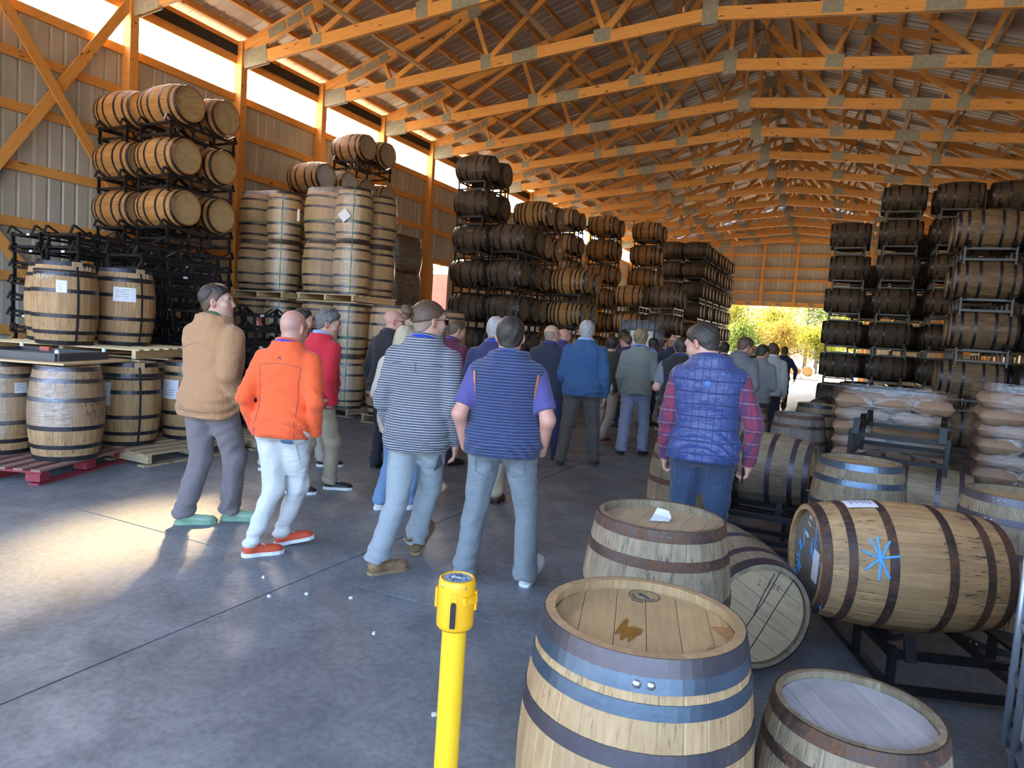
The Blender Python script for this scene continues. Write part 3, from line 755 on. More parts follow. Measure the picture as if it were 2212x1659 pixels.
def wrap(label, loc, th=0., layers=2, m=None, sx=.35, sy=.35, z0=0., band=True, off=.008):
    m = m or M_FILM; prof_z = []
    for k in range(layers):
        for q in range(9): prof_z.append((k*.9+.9*q/8, prof(-1+2*q/8)))
    vs = []; fs = []; n = 4*6
    for z, r in prof_z:
        for c, (ax, ay) in enumerate(((1, 1), (-1, 1), (-1, -1), (1, -1))):
            for j in range(6):
                a = c*PI/2+j*PI/10; vs.append((ax*sx+(r+off)*math.cos(a), ay*sy+(r+off)*math.sin(a), z))
    R = len(prof_z)
    for k in range(R-1):
        for j in range(n): fs.append((k*n+j, k*n+(j+1) % n, (k+1)*n+(j+1) % n, (k+1)*n+j))
    fs.append(tuple((R-1)*n+j for j in range(n)))
    o = put('stretch_wrap', mesh('stretch_wrap', vs, fs, m, True), None, loc, (0, 0, th)); tag(o, label, 'film')
    if band:
        b = MB()
        zz = .9*layers*.66; k = min(range(R), key=lambda q: abs(prof_z[q][0]-zz))
        b.tube([Vector(vs[k*n+j])*1.0 for j in range(n)], .006, 4, closed=True)
        for c in (3,):
            b.tube([vs[q*n+c*6+2] for q in range(R)], .006, 4)
        put('green_band', b.mesh('green_band', M_GREEN), o)
    return o
def pal_group(name, cx, cy, zb, layers, tone, m, th=0., film_m=None, near_lod=1, wrapit=True, group=None, hoopm=None, ptone=None, g=.345):
    pallet('%s pallet under the %s' % ('pale pine' if m is M_PLYWOOD else 'weathered', name), (cx, cy, zb), th, m=m, L=1.3, W=1.2)
    c, s = math.cos(th), math.sin(th)
    for k in range(layers):
        for q, (ax, ay) in enumerate(((-1, -1), (1, -1), (1, 1), (-1, 1))):
            if q == 3 and zb < 1: continue
            x, y = ax*g, ay*g
            barrel('tan barrel, %s, %s layer, %s' % (('front left', 'front right', 'rear right', 'rear left')[q], ('lower', 'upper')[k] if layers == 2 else 'only', name),
                   (cx+c*x-s*y, cy+s*x+c*y, zb+.14+.45+.9*k), (0, 0, q+k*2.2), tone, near_lod if ay < 0 or ax > 0 else 2, STD, hoopm, 'barrels of the '+name)
    if wrapit: wrap('clear stretch film around the '+name if film_m is not M_FILMK else 'dark stretch film around the '+name, (cx, cy, zb+.145), th, layers, film_m, g, g)
pal_group('upper left wrapped load', -9.78, 9.95, 1.95, 2, 'pale', M_PLYWOOD)
pal_group('upper right wrapped load', -8.10, 9.85, 1.95, 2, 'pale', M_PLYWOOD)
pal_group('lower left wrapped load', -9.78, 9.95, 0, 2, 'pale', M_PALLET)
pal_group('lower right wrapped load', -8.10, 9.85, 0, 2, 'pale', M_PALLET, film_m=M_FILM2)
pal_group('wrapped load behind bun-haired man', -6.42, 9.65, 0, 2, 'pale', M_PALLET, film_m=M_FILM2)
pal_group('dark wrapped load near the side door', -10.78, 14.75, 0, 2, 'dark', M_PALLET, film_m=M_FILMK, near_lod=2)
pal_group('dark wrapped load stacked near the side door', -10.78, 14.75, 1.95, 2, 'dark', M_PALLET, film_m=M_FILMK, near_lod=2)
for o_ in [o for o in COL.objects if o.get('label', '').startswith('clear stretch film around the upper right')]:
    put('diamond_label', mesh('diamond_label', [(0, 0, .12), (.12, 0, 0), (0, 0, -.12), (-.12, 0, 0)], [(0, 1, 2, 3)], M_PAPER), o_, (.42, -.70, 1.30), (.0, .1, .25))
    put('paper_label', mesh('paper_label', [(-.05, 0, .1), (.05, 0, .1), (.05, 0, -.1), (-.05, 0, -.1)], [(0, 1, 2, 3)], M_PAPER), o_, (-.62, -.66, 1.32), (0, 0, -.4))

# front left: red pallet, pale pallets, strapped barrels, floor scale
pallet('red painted worn block pallet on the floor at the left edge', (-7.06, 4.03, 0), 1.93, 1.3, 1.1, M_RED, M_REDTOP, True)
pallet('grey weathered pallet on the floor behind tan jacket man', (-6.95, 5.33, 0), 1.57, 1.35, 1.2)
pallet('short pallet lying behind the first weathered one', (-6.62, 6.62, 0), 1.4, 1.0, .8, nd=5)
GL = 'strapped barrels on the front left pallets'
P1 = barrel('barrel half wrapped in shiny film marked 100 on the red pallet', (-6.76, 4.11, .59), (0, 0, -.75), 'fresh', 1, group=GL)
P2 = barrel('film wrapped barrel at the left edge with white label, red pallet', (-7.42, 3.86, .59), (0, 0, 1), 'fresh', 1, group=GL)
P3 = barrel('strapped barrel on the grey pallet right of the film wrapped one', (-7.08, 4.98, .59), (0, 0, 2), 'fresh', 1, group=GL)
P4 = barrel('barrel behind tan jacket man with a sheet on its side', (-6.98, 5.69, .59), (0, 0, 3), 'fresh', 1, group=GL)
P5 = barrel('hidden barrel in the rear corner of the grey pallet', (-7.72, 5.70, .59), (0, 0, 3), 'fresh', 2, group=GL)
P6 = barrel('hidden barrel at the rear of the red pallet', (-7.86, 4.72, .59), (0, 0, 3), 'fresh', 2, group=GL)
pallet('pale pallet carrying the three upper strapped barrels', (-8.0, 5.22, 1.04), .42, 1.75, 1.3, M_PLYWOOD)
U2 = barrel('upper strapped barrel with white chalk word and small white label', (-7.84, 4.73, 1.63), (0, 0, -.85), 'fresh', 1, group=GL)
U3 = barrel('upper strapped barrel with a large white sheet', (-7.83, 5.43, 1.63), (0, 0, -.85), 'fresh', 1, group=GL)
U1 = barrel('upper barrel at the far left behind the chalk-marked one', (-8.49, 5.02, 1.63), (0, 0, 0), 'fresh', 1, group=GL)
for q, (x, y) in enumerate(((-8.5, 5.75), (-8.6, 4.3))): barrel('hidden barrel below the upper pallet, %s' % ('rear', 'front')[q], (x, y, .59), (0, 0, q), 'fresh', 2, group=GL)
def camang(o): return math.atan2(-o.location.y, -o.location.x)-o.rotation_euler.z
a2, a3, a1 = camang(U2), camang(U3), camang(P1)
label_sheet(U2, a2-.12, .40, .10, .13, lines=6)
strokes('chalk_word', U2, [[(-x, y) for x, y in [(-p, q) for p, q in ln]] for ln in writing('PUPPY', .055, 0, (-.22, -.03))], M_CHALKW, on_side(a2-.30, .62), .003)
strokes('chalk_mark', U2, writing('MF22', .05, 0, (0, 0)), M_CHALKW, on_side(a2+.42, .82), .003)
label_sheet(U3, a3-.03, .33, .235, .165, lines=5, ink=M_INK)
strokes('chalk_mark', U3, writing('MF22', .05, 0, (0, 0)), M_CHALKW, on_side(a3+.42, .80), .003)
label_sheet(P2, camang(P2)+.55, .45, .12, .10, lines=7)
label_sheet(P3, camang(P3)-.85, .25, .18, .25, lines=0)
label_sheet(P4, camang(P4)-.75, .30, .22, .22, lines=6)
strokes('ink_number', P1, writing('100', .075, .02, (0, .05))+writing('49.5', .075, .02, (.03, -.06)), M_INK, on_side(a1+.40, .06, off=.011), .0026)
def strap(o, ang, wd=.022, ring=None):
    b = MB()
    for sg in (-1, 1):
        pts = [((prof(s)+.007)*math.cos(ang), (prof(s)+.007)*math.sin(ang), s*.45) for s in np.linspace(-1, 1.02, 11)]
    for (p, q) in zip(pts[:-1], pts[1:]): b.bar(p, q, wd, .003, up=(math.cos(ang), math.sin(ang), 0))
    p = pts[-1]; b.bar(p, (-p[0], -p[1], p[2]), wd, .003)
    put('strap', b.mesh('strap', M_STRAP), o)
    if ring is not None:
        rr = prof(ring)+.007; c = MB().lathe([(rr, ring*.45-.012), (rr+.003, ring*.45), (rr, ring*.45+.012)], 40); put('strap', c.mesh('strap', M_STRAP), o)
    put('card_guard', MB().box(((HR+.012)*math.cos(ang), (HR+.012)*math.sin(ang), .40), (.012, .10, .11), Matrix.Rotation(ang, 3, 'Z')).mesh('card_guard', M_CARD), o)
strap(U2, a2+.36, ring=.78); strap(U3, a3+.55, ring=.74); strap(P3, camang(P3)+.33, ring=.62)
fl = put('film_sleeve', MB().lathe([(prof(s)+.012, s*.45) for s in np.linspace(-.25, 1, 10)]+[(.02, .452)], 40).mesh('film_sleeve', M_FILM2, True), P1)
fl2 = put('film_sleeve', MB().lathe([(prof(s)+.012, s*.45) for s in np.linspace(-.6, 1, 10)]+[(.02, .452)], 40).mesh('film_sleeve', M_FILM, True), P2)
ply = put('plywood_sheet', box_mesh('plywood_sheet', 1.25, .98, .018, M_PLYWOOD), None, (-7.30, 4.16, 1.060), (0, 0, .38)); tag(ply, 'pale plywood sheet laid over the lower barrels on the red pallet', 'board')
M_SCALE = simple('dark_painted_steel', (.055, .06, .07), .4)
fs_ = thing('floor_scale', 'dark flat scale platform with white knobs on plywood sheet', 'scale', (-7.36, 4.18, 1.07), (0, 0, .38))
for a, b in (((-.55, -.4), (.55, -.4)), ((-.55, .4), (.55, .4)), ((-.55, -.4), (-.55, .4)), ((.55, -.4), (.55, .4))): put('frame_rail', MB().bar((a[0]*.86, a[1]*.9, .038), (b[0]*.86, b[1]*.9, .038), .05, .076).mesh('frame_rail', M_SCALE), fs_)
for a, b in (((-.5, -.35), (.5, .35)), ((-.5, .35), (.5, -.35))): put('cross_brace', MB().bar((a[0]*.85, a[1]*.9, .05), (b[0]*.85, b[1]*.9, .05), .03, .03).mesh('cross_brace', M_SCALE), fs_)
for x in (-.46, .46):
    for y in (-.34, .34): put('knob', MB().lathe([(.02, .07), (.02, .10), (.014, .112)], 12, cap1=True).mesh('knob', M_WHITEPL), fs_, (x, y, 0))
put('red_clip', MB().box((0, .1, .085), (.10, .05, .04)).mesh('red_clip', M_REDDOOR), fs_)
put('small_label', MB().box((-.30, -.388, .04), (.05, .004, .05)).mesh('small_label', M_PAPER), fs_)

# piles of empty racks on the left
def pile(name, X, Y, lv, th=0, pit=.232, lab=True):
    rg = random.Random(int(X*-91+Y*13))
    for k in range(lv):
        o = rack('empty black rack, %s level, %s' % (('lowest' if k == 0 else ORDN[k]), name), (X+rg.uniform(-.03, .03), Y+rg.uniform(-.03, .03), k*pit), th+rg.uniform(-.015, .015), None, 'empty racks in '+name)
        if rg.random() < .6: put('white_label', box_mesh('white_label', .07, .004, .03, M_PAPER), o, (rg.uniform(-.2, .2), -.62, .245))
        if rg.random() < .5: put('white_label', box_mesh('white_label', .004, .07, .03, M_PAPER), o, (.36, rg.uniform(-.4, .4), .245))
pile('rack pile under the braced wall stack', -9.95, 7.95, 11)
pile('rack pile at the wall below high barrels', -11.0, 7.95, 11)
pile('long rack pile, wall end', -10.6, 6.45, 11)
pile('long rack pile, aisle end', -9.75, 6.45, 11)
pile('rack pile right of the strapped barrels', -8.85, 6.75, 10)
pile('short rack pile by the tan jacket', -8.05, 7.15, 7)
pile('low rack pile before the wrapped pallets', -8.3, 8.62, 7, PI/2)
sg = thing('warning_sign', 'small red diamond sign numbered 3 on the rack pile', 'sign', (-8.05, 7.72, 1.50))
put('plate', MB().box((0, 0, 0), (.15, .004, .15), Matrix.Rotation(PI/4, 3, 'Y')).mesh('plate', M_REDDOOR), sg)
put('numeral', text_mesh('numeral', '3', .13, M_PAPER), sg, (0, -.004, 0), (PI/2, 0, 0))

# ------------------------------------------------------------------ right foreground cluster
FRONTSPEC = ((-.95, .045), (-.70, .04), (-.30, .042), (.47, .046), (.728, .037), (.862, .038), (.951, .044))
fb = barrel('nearest upright barrel with clean tan staves and blued steel hoops', (-.43, 1.84, .45), (0, 0, 0), 'clean', 0, FRONTSPEC, M_HOOPB)
hs = [c for c in fb.children if c.name.startswith('hoop')]
for c, m_ in zip(hs, (M_HOOPP, M_HOOPP, M_HOOPP, M_HOOPP, M_HOOPB, M_HOOPB, M_HOOPP)):
    me = c.data.copy(); me.materials[0] = m_; c.data = me
fa = camang(fb)
for c in hs:
    for r_ in list(c.children): bpy.data.objects.remove(r_)
for s_, c in ((.862, hs[5]),):
    for q in (-.19, -.07):
        rr = prof(s_)+.003; put('rivet', RIV, c, (rr*math.cos(fa+q), rr*math.sin(fa+q), s_*.45), (0, PI/2, fa+q), scale=(1.5, 1.5, 1.5))
M_STAMP = simple('dark_stamp_ink', (.035, .035, .05), .7)
M_WET = simple('wet_oak_stain', (.30, .145, .03), .25, 0, .2, 30)
fh = [c for c in fb.children if c.name.startswith('head')][1]
st = MB()
for r_, w_ in ((.046, .0022), (.042, .0012), (.030, .0012)): st.lathe([(r_, .0012), (r_+w_, .0012)], 40)
put('cooper_stamp', st.mesh('cooper_stamp', M_STAMP), fh, (-.035, .198, 0))
st = MB()
for pts in ([(-.022, .006), (-.008, .001), (.004, -.003), (.02, -.012)], [(-.018, .012), (-.012, .004), (-.002, .0)], [(-.016, -.008), (-.004, -.006), (.004, -.003)]): st.tube([(x, y, .001) for x, y in pts], [.002]+[.004]*(len(pts)-2)+[.0035] if len(pts) > 2 else .003, 6)
put('stamp_bird', st.mesh('stamp_bird', M_STAMP), fh, (-.035, .198, 0))
st = MB()
for q in range(18):
    a = PI*1.05+q*PI*.9/17; st.box((.036*math.cos(a), .036*math.sin(a), .0012), (.0022, .005, .001), Matrix.Rotation(a, 3, 'Z'))
for q in range(9): st.box((-.016+q*.004, -.056, .0012), (.0026, .004, .001))
put('stamp_lettering', st.mesh('stamp_lettering', M_STAMP), fh, (-.035, .198, 0))
wv = [(-.055+.002*k, -.03-.004*k, .0014) for k in range(2)]
fh.rotation_euler[2] = math.radians(15.3)
ca_, sa_ = math.cos(-fh.rotation_euler[2]), math.sin(-fh.rotation_euler[2])
def fhl(x, y): return (ca_*x-sa_*y, sa_*x+ca_*y)
for c in fh.children:
    if c.name.startswith(('cooper', 'stamp')): q = fhl(-.047, .198); c.location = (q[0], q[1], 0); c.rotation_euler = (0, 0, -fh.rotation_euler[2]-.15)
rg = random.Random(12); wv = []; wf_ = []
for k in range(22):
    x = -.032+.064*k/21; env = math.sin(PI*(k+.6)/22.2)**.5
    yt = (.012+(.055*max(0, 1-abs(x+.026)/.012)))*1.0+rg.uniform(-.012, .012); yb = -.012-.085*env*(.75+.25*math.sin(k*.9))+rg.uniform(-.014, .014)
    for y_ in (yt, yb): q = fhl(x-.016, y_-.055); wv.append((q[0], q[1], .0016))
put('wet_stain', mesh('wet_stain', wv, [(2*k, 2*k+1, 2*k+3, 2*k+2) for k in range(21)], M_WET), fh)
WR2 = simple('damp_oak_rim', (.36, .20, .08), .5, 0, .25, 25)
rim = []; 
for k in range(25):
    a = -2.3+2.5*k/24; w_ = .022+.026*abs(math.sin(3.1*a+1))+.010*math.sin(9*a); rim += [(.247*math.cos(a), .247*math.sin(a), .0013), ((.247-w_)*math.cos(a), (.247-w_)*math.sin(a), .0013)]
put('damp_rim', mesh('damp_rim', rim, [(2*k, 2*k+1, 2*k+3, 2*k+2) for k in range(24)], WR2), fh)

sb = barrel('upright weathered barrel behind the nearest one with paper slip on its head', (-.65, 2.95, .45), (0, 0, 0), 'grey', 0, STD, M_HOOPR)
sh = [c for c in sb.children if c.name.startswith('head')][1]
ps = put('paper_slip', mesh('paper_slip', [(-.05, -.055, .001), (.035, -.05, .002), (.055, .0, .006), (.05, .045, .026), (-.0, .055, .035), (-.02, .02, .012)], [(0, 1, 2, 5), (5, 2, 3, 4)], M_PAPER), None, (-.66, 2.97, .8745), (0, 0, .4)); tag(ps, 'curled white paper slip on head of upright weathered barrel', 'paper')
bt = barrel('upright barrel with orange rusty hoops behind the blue vest man', (-1.0, 5.47, .45), (0, 0, 1), 'grey', 0, STD, M_HOOPR)
strokes('rust_mark', bt, writing('3.35', .05), simple('orange_rust_mark', (.45, .20, .03), .8), on_side(camang(bt)+.75, .05), .003)
barrel('upright weathered barrel with blued top hoops behind the starred barrel', (.19, 5.51, .45), (0, 0, 2), 'grey', 0, STD, M_HOOPB)
barrel('upright barrel at the right edge behind the starred barrel', (1.02, 4.92, .45), (0, 0, 3), 'grey', 0, STD, M_HOOPP)
gk = barrel('small upright cask with white painted head at bottom right', (.125, 2.04, .351), (0, 0, .5), 'grey', 0, STD, M_HOOPR, htone='smoky')
gk.scale = (.78, .78, .78)
star = barrel('starred barrel lying on a black rack with blue chalk writing', (.34, 4.02, .58), axis_rot(.35, 0), 'fresh', 0, STD, M_HOOPR, htone='slate')
shd = [c for c in star.children if c.name.startswith('head')][0]
starR = star.rotation_euler.to_matrix()
def star_ang(v):
    d = starR.transposed() @ Vector(v); return math.atan2(d.y, d.x)
ac = star_ang((-.25, -1, .32))
asg = 1 if (starR @ Vector((-math.sin(ac), math.cos(ac), 0))).z > 0 else -1
strokes('chalk_star', star, [[(asg*.0, 0), (asg*.105*math.sin(a), .085*math.cos(a))] for a in (.15, .95, 1.62, 2.05, 2.85, 3.75, 4.65, 5.2)], M_CHALKB, on_side(ac, -.44), .006)
rg = random.Random(4)
strokes('dark_run', star, [[(rg.uniform(-.005, .005)+x, y0+L*t) for t in (0, .35, .7, 1)] for x, y0, L in [(rg.uniform(-.32, .42), rg.choice((.03, .045, -.10, .10)), rg.uniform(.03, .10)) for _ in range(26)]], M_INK, on_side(ac, .44, off=-.0005), .0016)
label_sheet(star, star_ang((0, -.12, 1)), -.48, .10, .15, lines=7)
def on_head(x, y): return (x, y, .0025)
# head local frame -> find which way is up on the head
hm_ = starR @ Euler((PI, 0, 0)).to_matrix()
upx, upy = (hm_.transposed() @ Vector((0, 0, 1)))[:2]; ru = math.atan2(upy, upx)-PI/2
def hw(lines): 
    c, s = math.cos(ru), math.sin(ru); return [[(c*x-s*y, s*x+c*y) for x, y in ln] for ln in lines]
strokes('chalk_writing', shd, hw([[(.05, .215), (.07, .12), (.05, .02), (.06, -.03)], [(.13, .17), (.08, .06), (.05, -.01)], [(.055, .12), (.02, .10), (.01, .02)], [(.02, .05), (.05, .0), (.075, -.03)], [(-.11, .12), (-.10, .03), (-.13, .0)], [(-.17, .05), (-.14, .0), (-.17, -.05)]]+writing('115.2', .055, 1.45, (-.15, -.13), .6)+writing('MIX 5', .045, -1.65, (.165, .15), .72)+writing('GRAINS', .045, -1.8, (.215, -.04), .62)+writing('BIN', .05, .9, (-.17, -.17), .7)), M_CHALKB, on_head, .0022)
strokes('chalk_number', shd, hw(writing('8 19', .048, 1.2, (-.05, .08), .7)), M_CHALKW, on_head, .002)
strokes('chalk_line', shd, hw([[(.22, -.05), (.19, -.13), (.1, -.22)]]), M_CHALKB, on_head, .004)
pc = put('pasted_card', MB().box((0, 0, .004), (.075, .16, .004)).mesh('pasted_card', M_PAPER), shd, (.10*math.cos(ru)+.02*math.sin(ru), .10*math.sin(ru)-.02*math.cos(ru), 0), (0, 0, ru-.1)); 
rack('black rack on the floor under the starred barrel', (.34+.35*math.sin(.35), 4.02-.35*math.cos(.35)+.7*math.cos(.35), 0), .35, group='front racks')
ln = barrel('barrel lying on the floor with cracked pale head facing out', (-.50, 3.90, .33), axis_rot(math.radians(125), .6), 'grey', 0, STD, M_HOOPP, htone='grey')
lh = [c for c in ln.children if c.name.startswith('head')][0]
lm = ln.rotation_euler.to_matrix() @ Euler((PI, 0, 0)).to_matrix()
ux, uy = (lm.transposed() @ Vector((0, 0, 1)))[:2]; rl = math.atan2(uy, ux)-PI/2
def lw(lines):
    c, s = math.cos(rl), math.sin(rl); return [[(c*x-s*y, s*x+c*y) for x, y in l] for l in lines]
strokes('dark_run', lh, lw([[(.10, .22), (.02, .06), (-.05, -.05), (-.12, -.2)], [(.17, .17), (.1, .05), (.02, -.1), (-.06, -.24)], [(.07, .21), (.02, .11), (-.02, .0)]]), M_INK, on_head, .0022)
strokes('ink_number', lh, lw(writing('3-336', .032, -.25, (-.02, .15), .85)), M_INK, on_head, .0012)
lay = barrel('weathered barrel lying on a black rack behind the blue vest man', (-.58, 6.5, .58), axis_rot(-.12, 1), 'grey', 0, STD, M_HOOPP)
rack('black rack under the lying barrel behind the blue vest man', (-.58, 6.85, 0), -.12, group='front racks')
rack('empty black rack on the floor between two upright barrels', (-.43, 5.62, 0), .02, group='front racks')
rack('second empty black rack on top of the floor one', (-.43, 5.63, .232), .0, group='front racks')
l2 = barrel('grey barrel lying on its side in front of the sacks', (.79, 7.55, .325), axis_rot(-.1, 1), 'grey', 0, STD, M_HOOPP)
barrel('second grey barrel lying behind the first in front of sacks', (.62, 8.15, .325), axis_rot(-.1, 2), 'grey', 1, STD, M_HOOPP)
rack('black empty rack laid on top of the lying grey barrels', (.60, 7.75, .62), .0+PI/2-.12-PI/2, group='front racks').scale = (1.15, 1, 1.2)
barrel('dark upright barrel beyond the lying barrel, right one', (-.40, 8.9, .45), (0, 0, 1), 'smoky', 1, STD, M_HOOPR)
barrel('dark upright barrel beyond the lying barrel, left one', (-1.06, 9.0, .45), (0, 0, 2), 'smoky', 1, STD, M_HOOPR)
barrel('upright grey barrel with dark hoops next to the wrapped sacks', (-.25, 10.9, .45), (0, 0, 2), 'grey', 1, STD, M_HOOP)
sm_ = barrel('barrel lying end on beside the sacks with white paper tag', (-.33, 9.75, .325), axis_rot(PI/2, 1), 'grey', 1, STD, M_HOOP, tagged=False)
put('paper_tag', MB().box((0, 0, 0), (.10, .004, .10)).mesh('paper_tag', M_PAPER), sm_, (.03, .03, -.425), (PI/2, 0, .3))
barrel('dark barrel lying on the floor at the end of the right stack', (-.25, 17.3, .325), axis_rot(PI/2-.3, 1), 'dark', 2)

# ------------------------------------------------------------------ sacks on pallets, stretch wrapped
def sack_mesh(m):
    vs = []; fs = []; nx, ny = 14, 10; L, W, H = .57, .40, .158
    rg = random.Random(5)
    for sgn in (1, -1):
        for i in range(nx+1):
            for j in range(ny+1):
                u, v = -1+2*i/nx, -1+2*j/ny
                e = (1-abs(u)**7)*(1-abs(v)**5); h = H/2*max(0, e)**.36
                k = .012*math.sin(5*u+3*v)+.008*math.sin(9*v-4*u)
                vs.append((u*L/2*(1-.05*v*v), v*W/2*(1-.04*u*u), sgn*h+k*e))
    N = (nx+1)*(ny+1)
    for q in (0, 1):
        for i in range(nx):
            for j in range(ny):
                a = q*N+i*(ny+1)+j; f = (a, a+ny+1, a+ny+2, a+1); fs.append(f if q == 0 else f[::-1])
    return mesh('sack', vs, fs, m, True)
M_KRAFT = simple('kraft_paper', (.33, .22, .14), .75, 0, .14, 5, .5, 14)
M_REDPR = simple('faded_red_print', (.50, .14, .07), .8)
SACK = sack_mesh(M_KRAFT)
SPR = mesh('red_print', [(-.18, -.1, .076), (.12, -.1, .078), (.15, .02, .082), (-.15, .04, .082)], [(0, 1, 2, 3)], M_REDPR)
def sack_pallet(nm, cx, cy, layers, th=0.):
    pallet('pallet under the %s' % nm, (cx, cy, 0), th, 1.2, 1.05)
    rg = random.Random(int(cx*10)); c, s = math.cos(th), math.sin(th)
    for k in range(layers):
        fl_ = k % 2
        spots = [(-.38, -.3, 0), (0, -.3, 0), (.38, -.3, 0), (-.30, .24, 1), (.30, .24, 1)] if not fl_ else [(-.30, -.30, 1), (.30, -.30, 1), (-.38, .22, 0), (0, .22, 0), (.38, .22, 0)]
        for q, (x, y, o_) in enumerate(spots):
            x += rg.uniform(-.015, .015); y += rg.uniform(-.015, .015)
            b = put('sack', SACK, None, (cx+c*x-s*y, cy+s*x+c*y, .222+k*.150), (rg.uniform(-.03, .03), rg.uniform(-.03, .03), th+(0 if o_ else PI/2)+rg.uniform(-.06, .06)))
            pn = ('front left', 'front middle', 'front right', 'rear left', 'rear right') if not fl_ else ('front left', 'front right', 'rear left', 'rear middle', 'rear right')
            tag(b, 'kraft paper sack, %s layer up, %s, %s' % (ORDN[k], pn[q], nm), 'sack', 'sacks of the '+nm)
            if k == layers-1 or rg.random() < .2: put('red_print', SPR, b)
    vs = []; fs = []; R = []
    H = layers*.150+.10; nz = layers*6
    for k in range(nz+1):
        z = .14+H*k/nz; bl = .022*abs(math.sin(PI*(z-.14)/.150))
        for j in range(40):
            a = 2*PI*j/40; ca, sa = math.cos(a), math.sin(a); e = 5
            rr = 1/((abs(ca)/(.60+bl))**e+(abs(sa)/(.54+bl))**e)**(1/e)*(1+.006*math.sin(13*a+z*21))
            vs.append((rr*ca, rr*sa, z))
    for k in range(nz):
        for j in range(40): fs.append((k*40+j, k*40+(j+1) % 40, (k+1)*40+(j+1) % 40, (k+1)*40+j))
    o = put('stretch_wrap', mesh('stretch_wrap', vs, fs, M_FILM2, True), None, (cx, cy, 0), (0, 0, th)); tag(o, 'shiny stretch film around the '+nm, 'film')
sack_pallet('left sack pallet', .57, 9.1, 7, -.04)
sack_pallet('right sack pallet', 1.92, 8.75, 8, -.08)

# ------------------------------------------------------------------ bulk containers
M_GALV = simple('galvanised_tube', (.36, .42, .50), .38, .7, .1, 20)
M_TANK = simple('white_tank_plastic', (.62, .66, .70), .45)
M_TANKG = simple('grey_tank_panel', (.16, .19, .23), .5, .2)
def ibc(label, loc, th, tankm, r=.012, n_v=6, legs=True):
    t = thing('caged_tank', label, 'tank', loc, (0, 0, th))
    b = MB().box((0, 0, .62), (.96, 1.14, .92)); me = b.mesh('tank', tankm)
    bm = bmesh.new(); bm.from_mesh(me); bmesh.ops.bevel(bm, geom=bm.edges[:], offset=.06, segments=3, affect='EDGES'); bm.to_mesh(me); bm.free()
    put('tank', me, t)
    hx, hy = .5, .6
    for z in (.2, .42, .64, .86, 1.1):
        put('cage_ring', MB().tube([(-hx, -hy, z), (hx, -hy, z), (hx, hy, z), (-hx, hy, z)], r*1.15, 8, closed=True).mesh('cage_ring', M_GALV, True), t)
    vb = MB().tube([(0, 0, .14), (0, 0, 1.1)], r, 8).mesh('cage_bar', M_GALV, True)
    for k in range(n_v):
        x = -hx+2*hx*(k+.5)/n_v; put('cage_bar', vb, t, (x, -hy-.012, 0)); put('cage_bar', vb, t, (x, hy+.012, 0))
        y = -hy+2*hy*(k+.5)/n_v; put('cage_bar', vb, t, (-hx-.012, y, 0)); put('cage_bar', vb, t, (hx+.012, y, 0))
    for x in (-.42, 0, .42): put('skid', MB().box((x, 0, .06), (.10, 1.16, .10)).mesh('skid', M_GALV), t)
    put('base_tray', MB().box((0, 0, .13), (1.0, 1.2, .03)).mesh('base_tray', M_GALV), t)
    put('cap', MB().lathe([(.1, 1.08), (.1, 1.12), (.06, 1.13)], 20, cap1=True).mesh('cap', M_BLACK), t)
    return t
for k in (0, 1):
    t = ibc('grey caged liquid tank beside the golden stack, %s of two stacked' % ('lower', 'upper')[k], (-5.05, 18.75, k*1.08), .06, M_TANKG)
    put('white_sign', MB().box((.1, -.625, .62), (.6, .004, .42)).mesh('white_sign', M_WHITEPL), t)
ib = ibc('white caged tank at the lower right picture edge', (1.22, 2.72, 0), -.03, M_TANK, .014, 7)
# white bulk bag behind the right upright barrel
bg_ = MB().lathe([(.30, 0), (.42, .05), (.45, .3), (.44, .6), (.36, .72), (.16, .78), (.10, .86), (.13, .90)], 20, True, True)
o = put('bulk_bag', bg_.mesh('bulk_bag', simple('white_woven_plastic', (.72, .74, .78), .6, 0, .05, 20, .6, 60), True), None, (1.85, 6.3, 0)); tag(o, 'white woven bulk bag standing near the right sack pallet', 'bag')

# ------------------------------------------------------------------ yellow belt post
M_YEL = simple('yellow_paint', (.88, .55, .02), .32, 0, .04)
M_YEL2 = simple('yellow_cap_plastic', (.86, .44, .012), .38, 0, .04)
M_NAVYS = simple('navy_sticker', (.045, .10, .19), .4)
M_SKYT = simple('pale_sticker_print', (.55, .72, .85), .5)
sp = thing('belt_post', 'bright yellow belt barrier post with navy round sticker on top', 'post', (-.843, 1.515, .008))
put('tube', MB().lathe([(.032, .01), (.032, .90)], 40).mesh('tube', M_YEL, True), sp)
put('base', MB().lathe([(.0, .028), (.05, .027), (.16, .012), (.17, 0)], 40).mesh('base', M_YEL, True), sp)
put('cap', MB().lathe([(.036, .875), (.044, .868), (.048, .874), (.0485, .885), (.0485, .985), (.0465, .997), (.0425, 1.0), (.0395, .9985), (.0395, .9965), (.0, .9965)], 48).mesh('cap', M_YEL2, True), sp)
az = math.atan2(-1.515, .845)     # toward the camera
stk = put('sticker', MB().lathe([(.0, .9975), (.0365, .9975)], 48).mesh('sticker', M_NAVYS), sp)
put('sticker_rim', MB().lathe([(.0335, .9979), (.0355, .9979)], 48).mesh('sticker_rim', M_SKYT), stk)
cr2 = Matrix.Rotation(math.atan2(cr.y, cr.x), 3, 'Z')
def arc_text(txt, a0, da, inward, rad):
    for q, ch in enumerate(txt):
        if ch == ' ': continue
        a = a0+da*q; me = text_mesh('letter', ch, .0098, M_SKYT, .0001)
        p = Vector((rad*math.cos(a), rad*math.sin(a), .9981)); p = cr2 @ p
        rz = (a+PI/2 if inward else a-PI/2)+math.atan2(cr.y, cr.x)
        put('letter', me, stk, p, (0, 0, rz))
